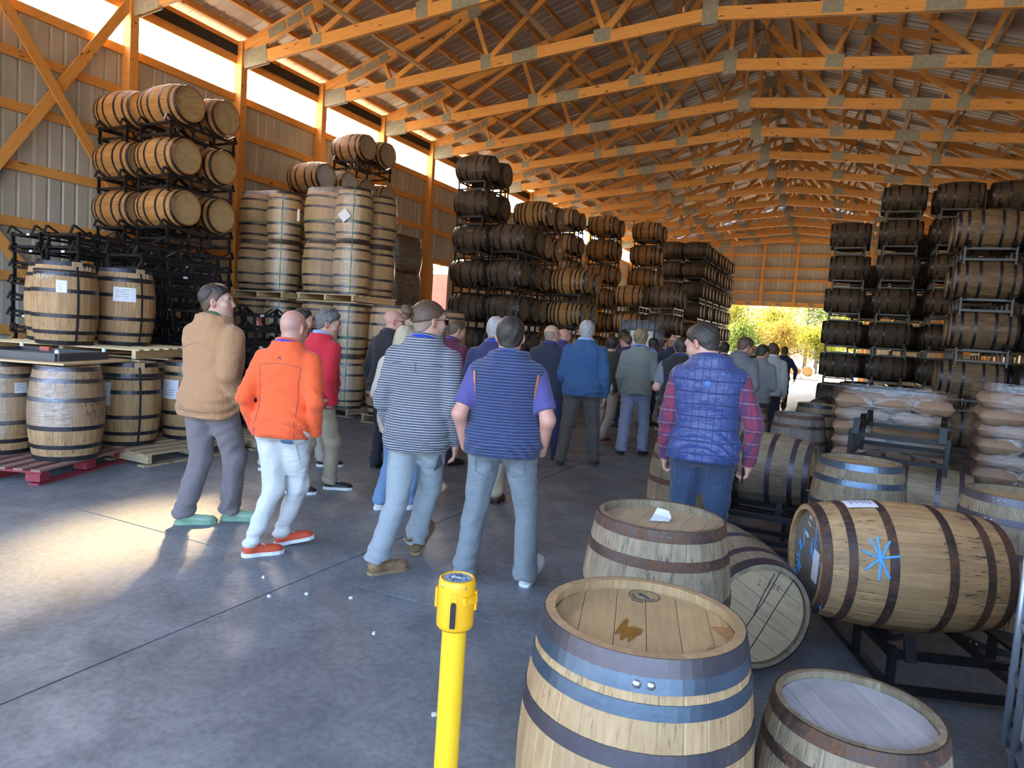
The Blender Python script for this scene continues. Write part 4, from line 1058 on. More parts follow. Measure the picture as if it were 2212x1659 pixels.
arc_text('WHISKEY THIEF', math.radians(62), -math.radians(13.2), False, .0272)
arc_text('DISTILLING CO.', math.radians(92), math.radians(11.2), True, .0272)
em_ = MB()
for pts, w_ in (([(-.016, .002), (-.012, .008), (-.006, .009)], .0022), ([(-.015, -.003), (-.010, -.001), (-.009, .006)], .0018), ([(-.006, -.001), (0, .001), (.008, -.002)], .0026), ([(.008, -.002), (.011, -.004)], .0018)): em_.tube([(cr2 @ Vector((x, y, 0))).to_tuple()[:2]+(.998,) for x, y in pts], w_*.6, 6)
for a in np.linspace(-1.9, 1.0, 8): em_.tube([tuple((cr2 @ Vector((.008+.007*math.cos(a), -.002+.007*math.sin(a), 0))))[:2]+(.998,), tuple((cr2 @ Vector((.008+.013*math.cos(a), -.002+.013*math.sin(a), 0))))[:2]+(.998,)], .0004, 4)
put('hand_emblem', em_.mesh('hand_emblem', M_SKYT), stk)
def at_cap(da, r, z): a = az+da; return (r*math.cos(a), r*math.sin(a), z), (0, 0, a)
p_, r_ = at_cap(-.12, .0485, .93); put('belt_slot', MB().box((0, 0, 0), (.004, .016, .085)).mesh('belt_slot', M_YEL2), sp, p_, r_)
p_, r_ = at_cap(-.12, .053, .915); bs = put('belt_end', MB().box((0, 0, 0), (.012, .013, .06)).box((.004, .004, .0), (.008, .003, .056)).box((0, 0, .032), (.010, .010, .006)).mesh('belt_end', M_STRAP), sp, p_, r_)
p_, r_ = at_cap(.75, .052, .955); put('belt_clip', MB().box((0, 0, 0), (.012, .042, .018)).box((.006, .004, 0), (.006, .024, .011)).mesh('belt_clip', M_YEL2), sp, p_, r_)
for da in (-1.62, 1.35):
    p_, r_ = at_cap(da, .052, .945); put('side_slot', MB().box((0, 0, 0), (.006, .014, .05)).mesh('side_slot', M_YEL2), sp, p_, r_)
for da in (-.85, .45):
    p_, r_ = at_cap(da, .049, .985); put('screw', RIV, sp, p_, (0, PI/2, r_[2]), scale=(.45, .45, .45))

# yard barrels beyond the doorway and gravel crumbs on the floor
for q, (x, y) in enumerate(((-1.72, 44.2), (-2.46, 44.25))):
    barrel('sunlit new barrel outside the far doorway, %s' % ('right one', 'left one by the walking men')[q], (x, y, .50), axis_rot(PI/2-.15, q), 'fresh', 2, htone='amber')
pallet('pallet under the two barrels outside the far doorway', (-2.1, 44.2, -.01), .0, 1.9, 1.0)
cm = MB(); rg = random.Random(8)
crumb = MB().box((0, 0, 0), (.018, .014, .012)).mesh('crumb', M_PAPER)
for q, (x, y) in enumerate(((-2.75, 3.1), (-2.5, 3.2), (-3.15, 3.15), (-2.9, 2.95), (-1.42, 2.42), (-2.1, 2.9), (-2.6, 4.9))):
    o = put('plaster_crumb', crumb, None, (x, y, .006), (0, 0, q)); tag(o, ['tiny white crumb on the floor left of the bun-haired man', 'tiny white crumb before the bun-haired man', 'tiny white crumb next to the orange shoes', 'tiny white crumb along the floor joint', 'tiny white crumb beside the yellow post', 'tiny white crumb near the boots', 'tiny white crumb by the white coat'][q], 'crumb')
# ------------------------------------------------------------------ people: signed-distance figures turned into meshes
def nets(D, org, h):
    nx, ny, nz = D.shape; neg = D < 0
    c = np.zeros((nx-1, ny-1, nz-1), np.int8)
    for a in (0, 1):
        for b in (0, 1):
            for d in (0, 1): c += neg[a:nx-1+a, b:ny-1+b, d:nz-1+d]
    act = (c > 0) & (c < 8); idx = np.full(act.shape, -1, np.int64); cells = np.argwhere(act); idx[act] = np.arange(len(cells))
    acc = np.zeros((len(cells), 3)); cnt = np.zeros(len(cells)); ci, cj, ck = cells.T
    for ax in range(3):
        for p in (0, 1):
            for q in (0, 1):
                o0 = [0, 0, 0]; o = [i for i in range(3) if i != ax]; o0[o[0]] = p; o0[o[1]] = q; o1 = list(o0); o1[ax] = 1
                a = D[ci+o0[0], cj+o0[1], ck+o0[2]]; b = D[ci+o1[0], cj+o1[1], ck+o1[2]]
                m = (a < 0) != (b < 0); t = np.where(m, a/np.where(m, a-b, 1), 0)
                pt = np.stack([np.full(len(a), o0[0], float), np.full(len(a), o0[1], float), np.full(len(a), o0[2], float)], 1); pt[:, ax] = t
                acc[m] += pt[m]; cnt[m] += 1
    V = (cells+acc/np.maximum(cnt, 1)[:, None])*h+np.asarray(org)
    Q = []
    for ax in range(3):
        o = [i for i in range(3) if i != ax]; s0 = [slice(None)]*3; s1 = [slice(None)]*3; s0[ax] = slice(0, -1); s1[ax] = slice(1, None)
        m = neg[tuple(s0)] != neg[tuple(s1)]
        e = np.argwhere(m); e = e[(e[:, o[0]] > 0) & (e[:, o[1]] > 0) & (e[:, o[0]] < D.shape[o[0]]-1) & (e[:, o[1]] < D.shape[o[1]]-1)]
        if not len(e): continue
        fl = neg[tuple(e.T)]; quad = []
        for p, q in ((-1, -1), (0, -1), (0, 0), (-1, 0)):
            g = e.copy(); g[:, o[0]] += p; g[:, o[1]] += q; quad.append(idx[tuple(g.T)])
        quad = np.stack(quad, 1)
        if ax == 1: fl = ~fl
        quad[~fl] = quad[~fl][:, ::-1]; Q.append(quad)
    return V, (np.concatenate(Q) if Q else np.zeros((0, 4), int))
def np_mesh(name, V, Q, m, cols=None):
    me = bpy.data.meshes.new(name); n = len(Q)
    me.vertices.add(len(V)); me.vertices.foreach_set('co', V.astype(np.float32).ravel())
    me.loops.add(4*n); me.loops.foreach_set('vertex_index', Q.astype(np.int32).ravel())
    me.polygons.add(n); me.polygons.foreach_set('loop_start', np.arange(0, 4*n, 4, dtype=np.int32))
    try: me.polygons.foreach_set('loop_total', np.full(n, 4, np.int32))
    except Exception: pass
    me.polygons.foreach_set('use_smooth', np.ones(n, bool)); me.materials.append(m); me.update(calc_edges=True)
    if cols is not None:
        a = me.color_attributes.new('Col', 'FLOAT_COLOR', 'POINT'); a.data.foreach_set('color', np.concatenate([cols, np.ones((len(cols), 1))], 1).astype(np.float32).ravel())
    return me
def grid(lo, hi, h):
    ax = [np.arange(a, b+h, h, dtype=np.float32) for a, b in zip(lo, hi)]
    return np.stack(np.meshgrid(*ax, indexing='ij'), -1), np.array([a[0] for a in ax])
def sdf_mesh(fn, lo, hi, h):
    P, o = grid(lo, hi, h); sh = P.shape[:3]; D = fn(P.reshape(-1, 3)).reshape(sh); return nets(D, o, h)
def ln3(P): return np.sqrt((P*P).sum(-1))
def cone(P, a, b, ra, rb):
    a = np.asarray(a, np.float32); b = np.asarray(b, np.float32); ab = b-a; t = np.clip(((P-a)@ab)/max(1e-9, ab@ab), 0, 1)
    return ln3(P-a-t[:, None]*ab)-(ra+(rb-ra)*t)
def ell(P, c, r): r = np.asarray(r, np.float32); return (ln3((P-np.asarray(c, np.float32))/r)-1)*r.min()
def smin(a, b, k=.03):
    h = np.clip(.5+.5*(b-a)/k, 0, 1); return b*(1-h)+a*h-k*h*(1-h)
def smax(a, b, k=.01): return -smin(-a, -b, k)

# --- head (built once per look), hands, shoes
def head_sdf(P):
    d = smin(ell(P, (0, -.014, .032), (.077, .098, .091)), ell(P, (0, .028, -.03), (.063, .072, .088)), .035)
    d = smin(d, ell(P, (0, .032, -.075), (.053, .055, .04)), .03); d = smin(d, ln3(P-np.float32((0, .076, -.098)))-.02, .025)
    X = P.copy(); X[:, 0] = np.abs(X[:, 0])
    d = smin(d, ln3(X-np.float32((.043, .062, -.02)))-.024, .02)
    d = smin(d, cone(X, (0, .084, .033), (.04, .076, .034), .014, .013), .018)
    d = smax(d, -(ln3(X-np.float32((.032, .104, .010)))-.017), .014)
    d = smin(d, cone(P, (0, .092, .018), (0, .111, -.021), .0085, .0122), .010); d = smin(d, ln3(X-np.float32((.012, .104, -.025)))-.009, .008)
    d = smin(d, cone(X, (0, .095, -.050), (.019, .086, -.052), .0085, .004), .007); d = smin(d, cone(X, (0, .093, -.063), (.016, .086, -.061), .009, .004), .007)
    E = X-np.float32((.080, -.010, -.002)); er = np.stack([E[:, 0]*.9+E[:, 1]*.45, E[:, 1]*.9-E[:, 0]*.45, E[:, 2]], 1)
    ear = np.maximum(ell(er, (0, 0, 0), (.011, .020, .033)), -ell(er, (.012, .002, .004), (.008, .011, .018)))
    d = smin(d, ear, .006)
    return smin(d, cone(P, (0, -.018, -.06), (0, -.036, -.165), .061, .063), .03)
HV, HQ = sdf_mesh(head_sdf, (-.115, -.13, -.2), (.115, .145, .14), .0055)
HVL, HQL = sdf_mesh(head_sdf, (-.115, -.13, -.2), (.115, .145, .14), .010)
def skull(P): return smin(ell(P, (0, -.014, .032), (.077, .098, .091)), ell(P, (0, .02, -.03), (.062, .066, .085)), .04)
HLY = np.array([-.14, -.10, -.06, -.035, -.01, .01, .035, .06, .085, .14]); HLZ = np.array([-.075, -.072, -.06, -.03, .012, .0, .035, .058, .078, .085])
def hair_sdf(kind):
    def skull(P): return smin(smin(ell(P, (0, -.014, .032), (.077, .098, .091)), ell(P, (0, .02, -.03), (.062, .066, .085)), .04), cone(P, (0, -.022, -.01), (0, -.030, -.085), .066, .0645), .03)
    def f(P):
        n = .6*np.sin(P[:, 0]*150+4*np.sin(P[:, 2]*50+P[:, 1]*30))*np.sin(P[:, 1]*110+P[:, 2]*85+3*np.sin(P[:, 0]*40))+.5*np.sin(P[:, 0]*90+P[:, 1]*70-P[:, 2]*40)
        hl = np.interp(P[:, 1], HLY, HLZ)
        if kind == 'topper': hl = hl+.052*np.clip((.05-P[:, 1])/.04, 0, 1)
        if kind in ('short', 'crop', 'thick', 'wavy', 'topper'):
            th = {'short': .011, 'topper': .013, 'crop': .006, 'thick': .019, 'wavy': .020}[kind]
            side = np.clip((P[:, 2]+.07)/.13, .22, 1)
            tp = np.clip((P[:, 2]-hl+.004)/.045, 0, 1); d = skull(P)-th*side*tp-.0018-(.0028 if kind != 'wavy' else .0055)*n*tp
            if kind == 'thick': d = smin(d, ell(P, (.0, .05, .118), (.055, .05, .022)), .03)
            return smax(d, hl-P[:, 2], .008)
        if kind == 'fringe':
            d = skull(P)-.0035-.001*n; return smax(smax(d, hl-P[:, 2], .006), P[:, 2]-np.interp(P[:, 1], [-.12, .0, .05], [.055, .035, .02]), .012)
        if kind == 'bun':
            st = .0022*np.sin(P[:, 0]*260)
            d = smax(skull(P)-.011-st*.4, (np.interp(P[:, 1], [-.14, -.05, .02, .06, .1], [-.02, .0, .028, .058, .078])-P[:, 2]), .014)
            d = smin(d, cone(P, (0, -.115, .055), (0, -.135, .05), .03, .018), .012)
            b = P-np.float32((.0, -.158, .055)); return smin(d, ell(b, (0, 0, 0), (.036, .032, .046))-.005*np.sin(b[:, 2]*110+b[:, 0]*70), .008)
        if kind == 'long':
            d = smax(skull(P)-.018-.003*n, hl-.01-P[:, 2], .01)
            c = P.copy(); return smin(d, ell(c, (0, -.055, -.11), (.098, .06, .17))-.005*np.sin(P[:, 0]*190), .03)
        if kind == 'beard':
            d = smin(ell(P, (0, .042, -.075), (.062, .062, .052)), ell(P, (0, .066, -.135), (.048, .040, .075)), .03)-.003*n
            return smax(d, P[:, 2]+.035-.25*np.maximum(0, .05-P[:, 1]), .01)
        if kind == 'stubble':
            d = smin(ell(P, (0, .034, -.076), (.0585, .0585, .044)), ln3(P-np.float32((0, .077, -.099)))-.0235, .02); return smax(d, P[:, 2]+.048, .006)
    return f
HAIR = {}
def hair_mesh(kind, m, fine):
    k = (kind, m.name, fine)
    if k not in HAIR:
        V, Q = sdf_mesh(hair_sdf(kind), (-.12, -.215, -.30), (.12, .15, .165), .006 if fine else .011); HAIR[k] = np_mesh('hair' if kind not in ('beard', 'stubble') else 'beard', V, Q, m)
    return HAIR[k]
def hand_sdf(curl):
    def f(P):
        d = smin(ell(P, (0, .0, -.047), (.017, .040, .052)), cone(P, (0, 0, .02), (0, 0, -.02), .027, .026), .02)
        for y, L, s in ((.030, .068, 0), (.010, .078, .003), (-.010, .073, .002), (-.028, .056, -.006)):
            a = np.array((0, y, -.085-s)); c1 = curl; m = a+np.array((math.sin(c1)*.5, y*.25, -math.cos(c1)*.5))*L; e = m+np.array((math.sin(c1*2.3), 0, -math.cos(c1*2.3)))*L*.5
            d = smin(d, np.minimum(cone(P, a*[1, 1, .9], m, .0095, .0085), cone(P, m, e, .0085, .0072)), .006)
        a, b, c = (0, .022, -.022), (.012, .052, -.055), (.020, .055, -.088)
        return smin(d, np.minimum(cone(P, a, b, .015, .0115), cone(P, b, c, .0115, .009)), .012)
    return f
HAND = {c: sdf_mesh(hand_sdf(c), (-.05, -.055, -.185), (.085, .085, .055), .0055) for c in (.45, .95)}
def shoe_sdf(boot):
    def f(P):
        d = smin(cone(P, (0, -.045, .048), (0, .13, .030), .042, .034), ell(P, (0, .12, .03), (.046, .075, .034)), .03)
        d = smin(d, cone(P, (0, -.04, .06), (0, -.035, .19 if boot else .088), .045, .044 if boot else .040), .02)
        d = np.maximum(d, P[:, 2]-(.185 if boot else .098+.25*np.clip(-.02-P[:, 1], -.06, .04)))
        d = np.maximum(d, -(cone(P, (0, -.035, .09 if not boot else .17), (0, -.035, .3), .033, .034)))
        return np.maximum(d, .010-P[:, 2])+.0012*np.sin(P[:, 1]*150)*(P[:, 1] > .03)*(P[:, 1] < .10)*(P[:, 2] > .05)
    return f
SHV = {b: sdf_mesh(shoe_sdf(b), (-.065, -.11, -.01), (.065, .21, .205), .008) for b in (False, True)}
def sole_mesh(m, t=.026):
    pts = [(.036, -.085), (.045, -.04), (.040, .03), (.050, .10), (.047, .155), (.028, .19), (0, .200), (-.030, .188), (-.047, .15), (-.048, .09), (-.039, .03), (-.044, -.04), (-.034, -.085), (0, -.098)]
    n = len(pts); vs = [(x, y, 0) for x, y in pts]+[(x*1.03, y*1.01, t) for x, y in pts]
    return mesh('sole', vs, [tuple(range(n))[::-1], tuple(range(n, 2*n))]+[(j, (j+1) % n, n+(j+1) % n, n+j) for j in range(n)], m)
SHOE = {}
def shoe(parent, M, kind, m, ms, sd):
    k = (kind, m.name, ms.name)
    if k not in SHOE: SHOE[k] = (np_mesh('shoe', *SHV[kind == 'boot'], m), sole_mesh(ms, .018 if kind == 'boot' else .028))
    o = put('shoe', SHOE[k][0], parent, mat=M); put('sole', SHOE[k][1], o)
    if kind == 'boot':
        for s in (-1, 1): put('elastic_panel', MB().box((s*.0405, -.035, .135), (.006, .042, .085)).mesh('elastic_panel', M_DKBRN), o)
    elif kind == 'lace':
        put('laces', MB().box((0, .055, .073), (.035, .005, .005), Matrix.Rotation(-.5, 3, 'X')).box((0, .07, .068), (.036, .005, .005)).box((0, .085, .063), (.036, .005, .005)).box((0, .04, .079), (.036, .005, .005)).mesh('laces', ms), o)
    return o

# --- materials for skin and cloth
n = NT('skin'); vc = n.add('VertexColor', layer_name='Col').outputs[0]
n.b.inputs['Subsurface Weight'].default_value = .0
M_SKIN = n.done(vc, .48)
def hair_mat(name, a, b):
    n = NT(name); v = n.obj(); f = n.noise(n.mp(v, (90, 30, 60)), 3, 4, .6); n.bump(f, .6, .004); return n.done(n.ramp(f, [(.35, a), (.65, b)]), .5)
M_H = {'dark': hair_mat('dark_brown_hair', (.012, .010, .009), (.05, .042, .036)), 'brown': hair_mat('brown_hair', (.045, .025, .014), (.14, .085, .052)), 'salt': hair_mat('salt_pepper_hair', (.05, .048, .046), (.20, .19, .185)),
 'grey': hair_mat('grey_hair', (.22, .22, .21), (.48, .47, .46)), 'blond': hair_mat('light_blond_hair', (.28, .23, .13), (.66, .60, .42)), 'sandy': hair_mat('sandy_hair', (.13, .09, .045), (.36, .28, .16)), 'stub': hair_mat('shaved_hair', (.22, .15, .11), (.30, .22, .17)),
 'beard': hair_mat('brown_grey_beard', (.035, .027, .022), (.16, .13, .11))}
def cloth(name, col, rough=.85, var=.12, weave=260, wb=.25, kind=None, col2=None, col3=None):
    n = NT(name); v = n.obj(); xyz = n.add('SeparateXYZ', {0: v}); X, Y, Z = xyz.outputs[:3]
    big = n.noise(v, 5, 3, .5); c = n.mix(big, tuple(q*(1-var) for q in col), tuple(min(1, q*(1+var)) for q in col)); h = n.noise(v, weave, 2)
    def wave(s, f): return n.math('ADD', n.math('MULTIPLY', n.math('SINE', n.math('MULTIPLY', s, f)), .5), .5)
    ang = n.math('MULTIPLY', n.math('ARCTAN2', X, n.math('ADD', Y, .001)), .17)
    if kind == 'stripe':
        s = wave(Z, 2*PI/.019); c = n.mix(n.ramp(s, [(.35, 0.), (.6, 1.)]), c, col2); h = n.math('ADD', n.math('MULTIPLY', s, 1.6), n.math('MULTIPLY', h, .2))
    elif kind == 'check':
        a = n.ramp(wave(Z, 2*PI/.0165), [(.42, 0.), (.58, 1.)]); b = n.ramp(wave(n.math('ADD', X, n.math('MULTIPLY', Y, .6)), 2*PI/.0165), [(.40, 0.), (.6, .55)]); c = n.mix(a, c, col2); c = n.mix(n.math('MULTIPLY', b, .65), c, col3)
    elif kind == 'plaid':
        u = n.math('ADD', X, Y)
        for s, f, w0, cc in ((Z, 2*PI/.085, .80, col2), (u, 2*PI/.085, .80, col2), (Z, 2*PI/.085, .975, col3), (u, 2*PI/.0425, .97, col2)): c = n.mix(n.ramp(wave(s, f), [(w0-.04, 0.), (w0, .7)]), c, cc)
    elif kind == 'quilt':
        a = wave(Z, 2*PI/.078); b = wave(X, 2*PI/.047); l = n.math('MAXIMUM', n.math('POWER', a, 45.), n.math('MULTIPLY', n.math('POWER', b, 60.), .55)); cr_ = n.noise(n.mp(v, (14, 14, 5), rot=(0, .6, 0)), 2.2, 4, .6, dist=.8)
        c = n.mix(n.math('MULTIPLY', l, .4), c, tuple(q*.45 for q in col)); h = n.math('ADD', n.math('MULTIPLY', n.math('SUBTRACT', 1, l), .9), cr_)
    elif kind == 'diamond':
        a = n.math('SINE', n.math('MULTIPLY', n.math('ADD', n.math('MULTIPLY', Z, 1.0), n.math('MULTIPLY', n.math('ADD', X, Y), .55)), 2*PI/.026)); b = n.math('SINE', n.math('MULTIPLY', n.math('SUBTRACT', Z, n.math('MULTIPLY', n.math('ADD', X, Y), .55)), 2*PI/.026))
        h = n.math('ADD', n.math('MULTIPLY', n.math('MULTIPLY', a, b), .5), n.math('MULTIPLY', h, .3))
    wk = n.noise(n.mp(v, (7, 7, 15), rot=(.25, .35, 0)), 1.6, 4, .55, dist=1.1)
    b1 = n.add('Bump', {'Height': wk, 'Strength': .55, 'Distance': .022})
    b2 = n.add('Bump', {'Height': h, 'Strength': wb, 'Distance': .006 if kind in ('quilt', 'diamond', 'stripe') else .003, 'Normal': b1.outputs[0]})
    n.put(n.b.inputs['Normal'], b2.outputs[0])
    return n.done(c, rough, Sheen_Weight=.15)
M_DKBRN = simple('dark_brown_elastic', (.03, .02, .016), .8)
M_LANY = simple('blue_lanyard', (.02, .05, .42), .5)
M_LANYP = simple('purple_lanyard', (.10, .06, .42), .5)
M_LENS = simple('dark_lens', (.008, .008, .009), .15)
M_EYEW = simple('eye_white', (.7, .68, .66), .2); M_IRIS = simple('dark_iris', (.05, .03, .02), .15)
SKINC = {'fair': (.50, .30, .225), 'pink': (.54, .285, .22), 'tan': (.43, .25, .165), 'deep': (.085, .045, .03)}

TZ = np.array([.78, .86, .93, 1.0, 1.08, 1.18, 1.28, 1.36, 1.42, 1.46, 1.50]); TRX = np.array([.150, .172, .178, .170, .158, .160, .170, .172, .158, .122, .078]); TRY = np.array([.105, .122, .130, .120, .108, .112, .120, .115, .100, .088, .076]); TYC = np.array([-.012, -.018, -.022, -.008, .008, .008, .002, -.008, -.016, -.022, -.022])
SEED = [0]
def person(label, base, az, H=1.78, wd=1., belly=0., feet=None, lean=0., arms=('down', 'down'), head=(0, 0, 0), top=None, over=None, pants=None, shoes=None, hair=(), skin='fair', lany=None, collar=None, fine=False, glasses=None, face=False, shift=(0, 0), extra=None, bald=0., handc=.45, group='visitors walking through the warehouse'):
    SEED[0] += 1; sd = SEED[0]*1.7; k = H/1.78; a_ = math.radians(az); ca, sa = math.cos(a_), math.sin(a_)
    root = thing('person', label, 'person', (base[0], base[1], 0), (0, 0, -a_), group)
    def loc(p): d = (p[0]-base[0], p[1]-base[1]); return np.array((d[0]*ca-d[1]*sa, d[0]*sa+d[1]*ca))
    # feet: (world x, world y, lift, toe yaw deg relative to facing, pitch)
    if feet is None: feet = ((base[0]-.11*ca, base[1]+.11*sa, 0, -8, 0), (base[0]+.11*ca, base[1]-.11*sa, 0, 8, 0))
    F = []
    for q, f in enumerate(feet):
        p = loc(f[:2]); yw = math.radians(f[3]); pit = math.radians(f[4]); M = Matrix.Translation((p[0], p[1], f[2])) @ Matrix.Rotation(-yw, 4, 'Z') @ Matrix.Rotation(-pit, 4, 'X') @ Matrix.Diagonal((k, k, k, 1))
        ank = M @ Vector((0, -.035, .09)); F.append((M, np.array(ank), yw))
    mid = (F[0][1]+F[1][1])/2; px, py = mid[0]+shift[0], mid[1]+shift[1]
    th, sh_ = .428*k, .410*k; zp = .965*k
    for it in range(30):
        bad = False
        for s, (M, an, yw) in zip((-1, 1), F):
            hp = np.array((px+s*.09*k*wd, py, zp-.04*k))
            if np.linalg.norm(hp-an) > (th+sh_)*.992: bad = True
        if not bad: break
        zp -= .01
    dz = zp-.95*k
    hips = [np.array((px+s*.092*k*wd, py, zp-.04*k)) for s in (-1, 1)]; knees = []
    for hp, (M, an, yw) in zip(hips, F):
        d = an-hp; L = np.linalg.norm(d); u = d/L; x = (th*th-sh_*sh_+L*L)/(2*L); hh = math.sqrt(max(0, th*th-x*x)); fw = np.array((math.sin(yw), math.cos(yw), 0)); fw = fw-u*(fw@u); fw /= np.linalg.norm(fw); knees.append(hp+u*x+fw*hh)
    cl, sl_ = math.cos(math.radians(lean)), math.sin(math.radians(lean)); piv = np.array((px, py, zp))
    def T(p):      # torso-rest point -> figure (lean about pelvis)
        p = np.asarray(p, float)*k; q = p-np.array((0, 0, .95*k)); return np.array((q[0], q[1]*cl+q[2]*sl_, -q[1]*sl_+q[2]*cl))+piv
    def Ti(P):
        q = P-piv.astype(np.float32); r = np.stack([q[:, 0], q[:, 1]*cl-q[:, 2]*sl_, q[:, 1]*sl_+q[:, 2]*cl], 1)/k; r[:, 2] += .95; return r
    bl = belly*np.exp(-((TZ-1.06)/.11)**2)
    def torso(P, off):
        R = Ti(P); z = np.clip(R[:, 2], TZ[0], TZ[-1]); rx = np.interp(z, TZ, TRX*wd+bl*.5)+off; ry = np.interp(z, TZ, TRY*(.6+.4*wd)+bl*.55)+off; yc = np.interp(z, TZ, TYC+bl*.45)
        x, y = R[:, 0], R[:, 1]-yc; e = 2.4; d = ((np.abs(x)/rx)**e+(np.abs(y)/ry)**e)**(1/e); d = (d-1)*np.minimum(rx, ry)
        return np.maximum(d, np.maximum(R[:, 2]-1.515-off, TZ[0]-off-R[:, 2]))*k, R
    sx = .172*(.35+.65*wd)+.004; SH = [T((s*sx, -.018, 1.41)) for s in (-1, 1)]; EL = []; WR = []; PK = []
    for s, a in zip((-1, 1), arms):
        w_ = .15*(wd-1)+belly*.2
        if isinstance(a, str):
            e, w2 = {'down': ((s*(.228+w_), -.05, 1.12), (s*(.232+w_), .03, .875)), 'pocket': ((s*(.248+w_), -.095, 1.13), (s*(.215+w_), .035, .90)), 'front': ((s*(.24+w_), -.04, 1.12), (s*.10, .20, 1.08)),
                     'phone': ((s*.26, .20, 1.27), (s*.09, .30, 1.50)), 'back': ((s*(.235+w_), -.07, 1.12), (s*(.232+w_), -.05, .87)), 'swing': ((s*(.228+w_), -.03, 1.12), (s*(.225+w_), .11, .89)), 'low': ((s*(.235+w_), -.05, 1.115), (s*(.205+w_), .10, .90))}[a]
        else: e, w2 = a
        PK.append(a == 'pocket'); EL.append(T(e)); WR.append(T(w2))
    hc = T((0, -.002, 1.648)); yw, pt, rl = (math.radians(q) for q in head)
    pv = Vector((0, -.03, -.13))*k
    HM = Matrix.Translation(Vector(hc)+pv) @ Matrix.Rotation(-yw, 4, 'Z') @ Matrix.Rotation(-pt, 4, 'X') @ Matrix.Rotation(rl, 4, 'Y') @ Matrix.Translation(-pv) @ Matrix.Diagonal((k*1.06, k*1.05, k*1.04, 1))
    hN = np.array(HM)
    # body: head and hands fine, the covered core coarse, one mesh
    VV = []; QQ = []; CC = []; n0 = 0; sc = np.array(SKINC[skin])
    def addp(V, Q, C):
        nonlocal n0
        VV.append(V); QQ.append(Q+n0); CC.append(C); n0 += len(V)
    Vh, Qh = (HV, HQ) if fine else (HVL, HQL)
    C = np.tile(sc, (len(Vh), 1)); x, y, z = Vh.T; ax_ = np.abs(x)
    def tint(m, c, f): C[:] = C*(1-(m*f)[:, None])+np.array(c)*(m*f)[:, None]
    tint(np.exp(-((ax_-.085)/.012)**2), sc*[1.12, .72, .68], .55); tint(np.exp(-((y-.115)/.02)**2)*(z < 0), sc*[1.1, .72, .7], .5)
    tint(np.exp(-((z+.056)/.009)**2)*(ax_ < .024)*(y > .08), sc*[.85, .45, .45], .7)
    tint(np.exp(-((z-.033-.15*(.03-ax_))/.005)**2)*(ax_ > .012)*(ax_ < .05)*(y > .07), (.05, .035, .03), .75)
    tint(np.exp(-((z+.075)/.03)**2)*(y > .02)*(z < -.04), (.20, .15, .125), .35 if skin != 'deep' else .1)
    if bald: tint((z > np.interp(y, HLY, HLZ))*(z < .06)*1., (.26, .20, .17), bald)
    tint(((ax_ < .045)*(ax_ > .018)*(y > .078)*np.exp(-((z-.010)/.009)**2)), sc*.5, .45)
    addp(Vh@hN[:3, :3].T+hN[:3, 3], Qh, C)
    short = top and top.get('sleeve') == 'short'
    for q, s in enumerate((-1, 1)):
        if PK[q] and not short: continue
        fd = WR[q]-EL[q]; L = np.linalg.norm(fd); zz = -fd/L; fwd = np.array((0, 1, 0))-zz*zz[1]
        if np.linalg.norm(fwd) < .3: fwd = np.array((0, 0, 1))-zz*zz[2]
        fwd /= np.linalg.norm(fwd); xx = np.cross(fwd, zz); Rm = np.stack([xx, fwd, zz], 1)
        if short:
            Vf, Qf = sdf_mesh(lambda P: cone(P, EL[q]-(EL[q]-SH[q])*.45, EL[q], .052*k, .046*k) if False else smin(cone(P, EL[q]+(SH[q]-EL[q])*.5, EL[q], .054*k, .047*k), cone(P, EL[q], WR[q], .047*k, .032*k), .03), np.minimum(EL[q], np.minimum(WR[q], SH[q]))-.07, np.maximum(EL[q], np.maximum(WR[q], SH[q]))+.07, .012)
            addp(Vf, Qf, np.tile(sc*[1.02, .98, .95], (len(Vf), 1)))
        if PK[q]: continue
        V, Q = HAND[handc]; V = V*[-s, 1, 1]*k*1.03
        if s > 0: Q = Q[:, ::-1]
        addp(V@Rm.T+WR[q], Q, np.tile(sc*[1.04, .93, .9], (len(V), 1)))
    def core(P):
        d, R = torso(P, -.022); d = smax(d, (.93-R[:, 2])*k, .05)
        for q in (0, 1):
            d = smin(d, cone(P, hips[q], knees[q], .07*k*wd, .05*k), .03); d = smin(d, cone(P, knees[q], F[q][1], .045*k, .034*k), .03)
            if not short: d = smin(d, np.minimum(cone(P, SH[q], EL[q], .038*k, .034*k), cone(P, EL[q], WR[q], .034*k, .024*k)), .03)
        return smin(d, cone(P, T((0, -.012, 1.40)), T((0, -.014, 1.54)), .046*k, .044*k), .03)
    allp = np.array([*SH, *EL, *WR, *knees, F[0][1], F[1][1], T((0, 0, 1.54)), T((-.2*wd, -.2, 1.0)), T((.2*wd, .2+belly, 1.0))])
    V, Q = sdf_mesh(core, allp.min(0)-.07, allp.max(0)+.07, .032); addp(V, Q, np.tile(sc, (len(V), 1)))
    put('body', np_mesh('body', np.concatenate(VV), np.concatenate(QQ), M_SKIN, np.concatenate(CC)), root)
    hv = .0115 if fine else .018
    def fold(P, R, amp):
        z = R[:, 2]; x, y = P[:, 0], P[:, 1]
        f = np.sin(46*z+5*np.sin(9*x+sd)+4*np.sin(11*y+sd*2)+7*np.sin(6*z+x*5))+.6*np.sin(27*z+16*x-12*y+sd)
        return amp*f
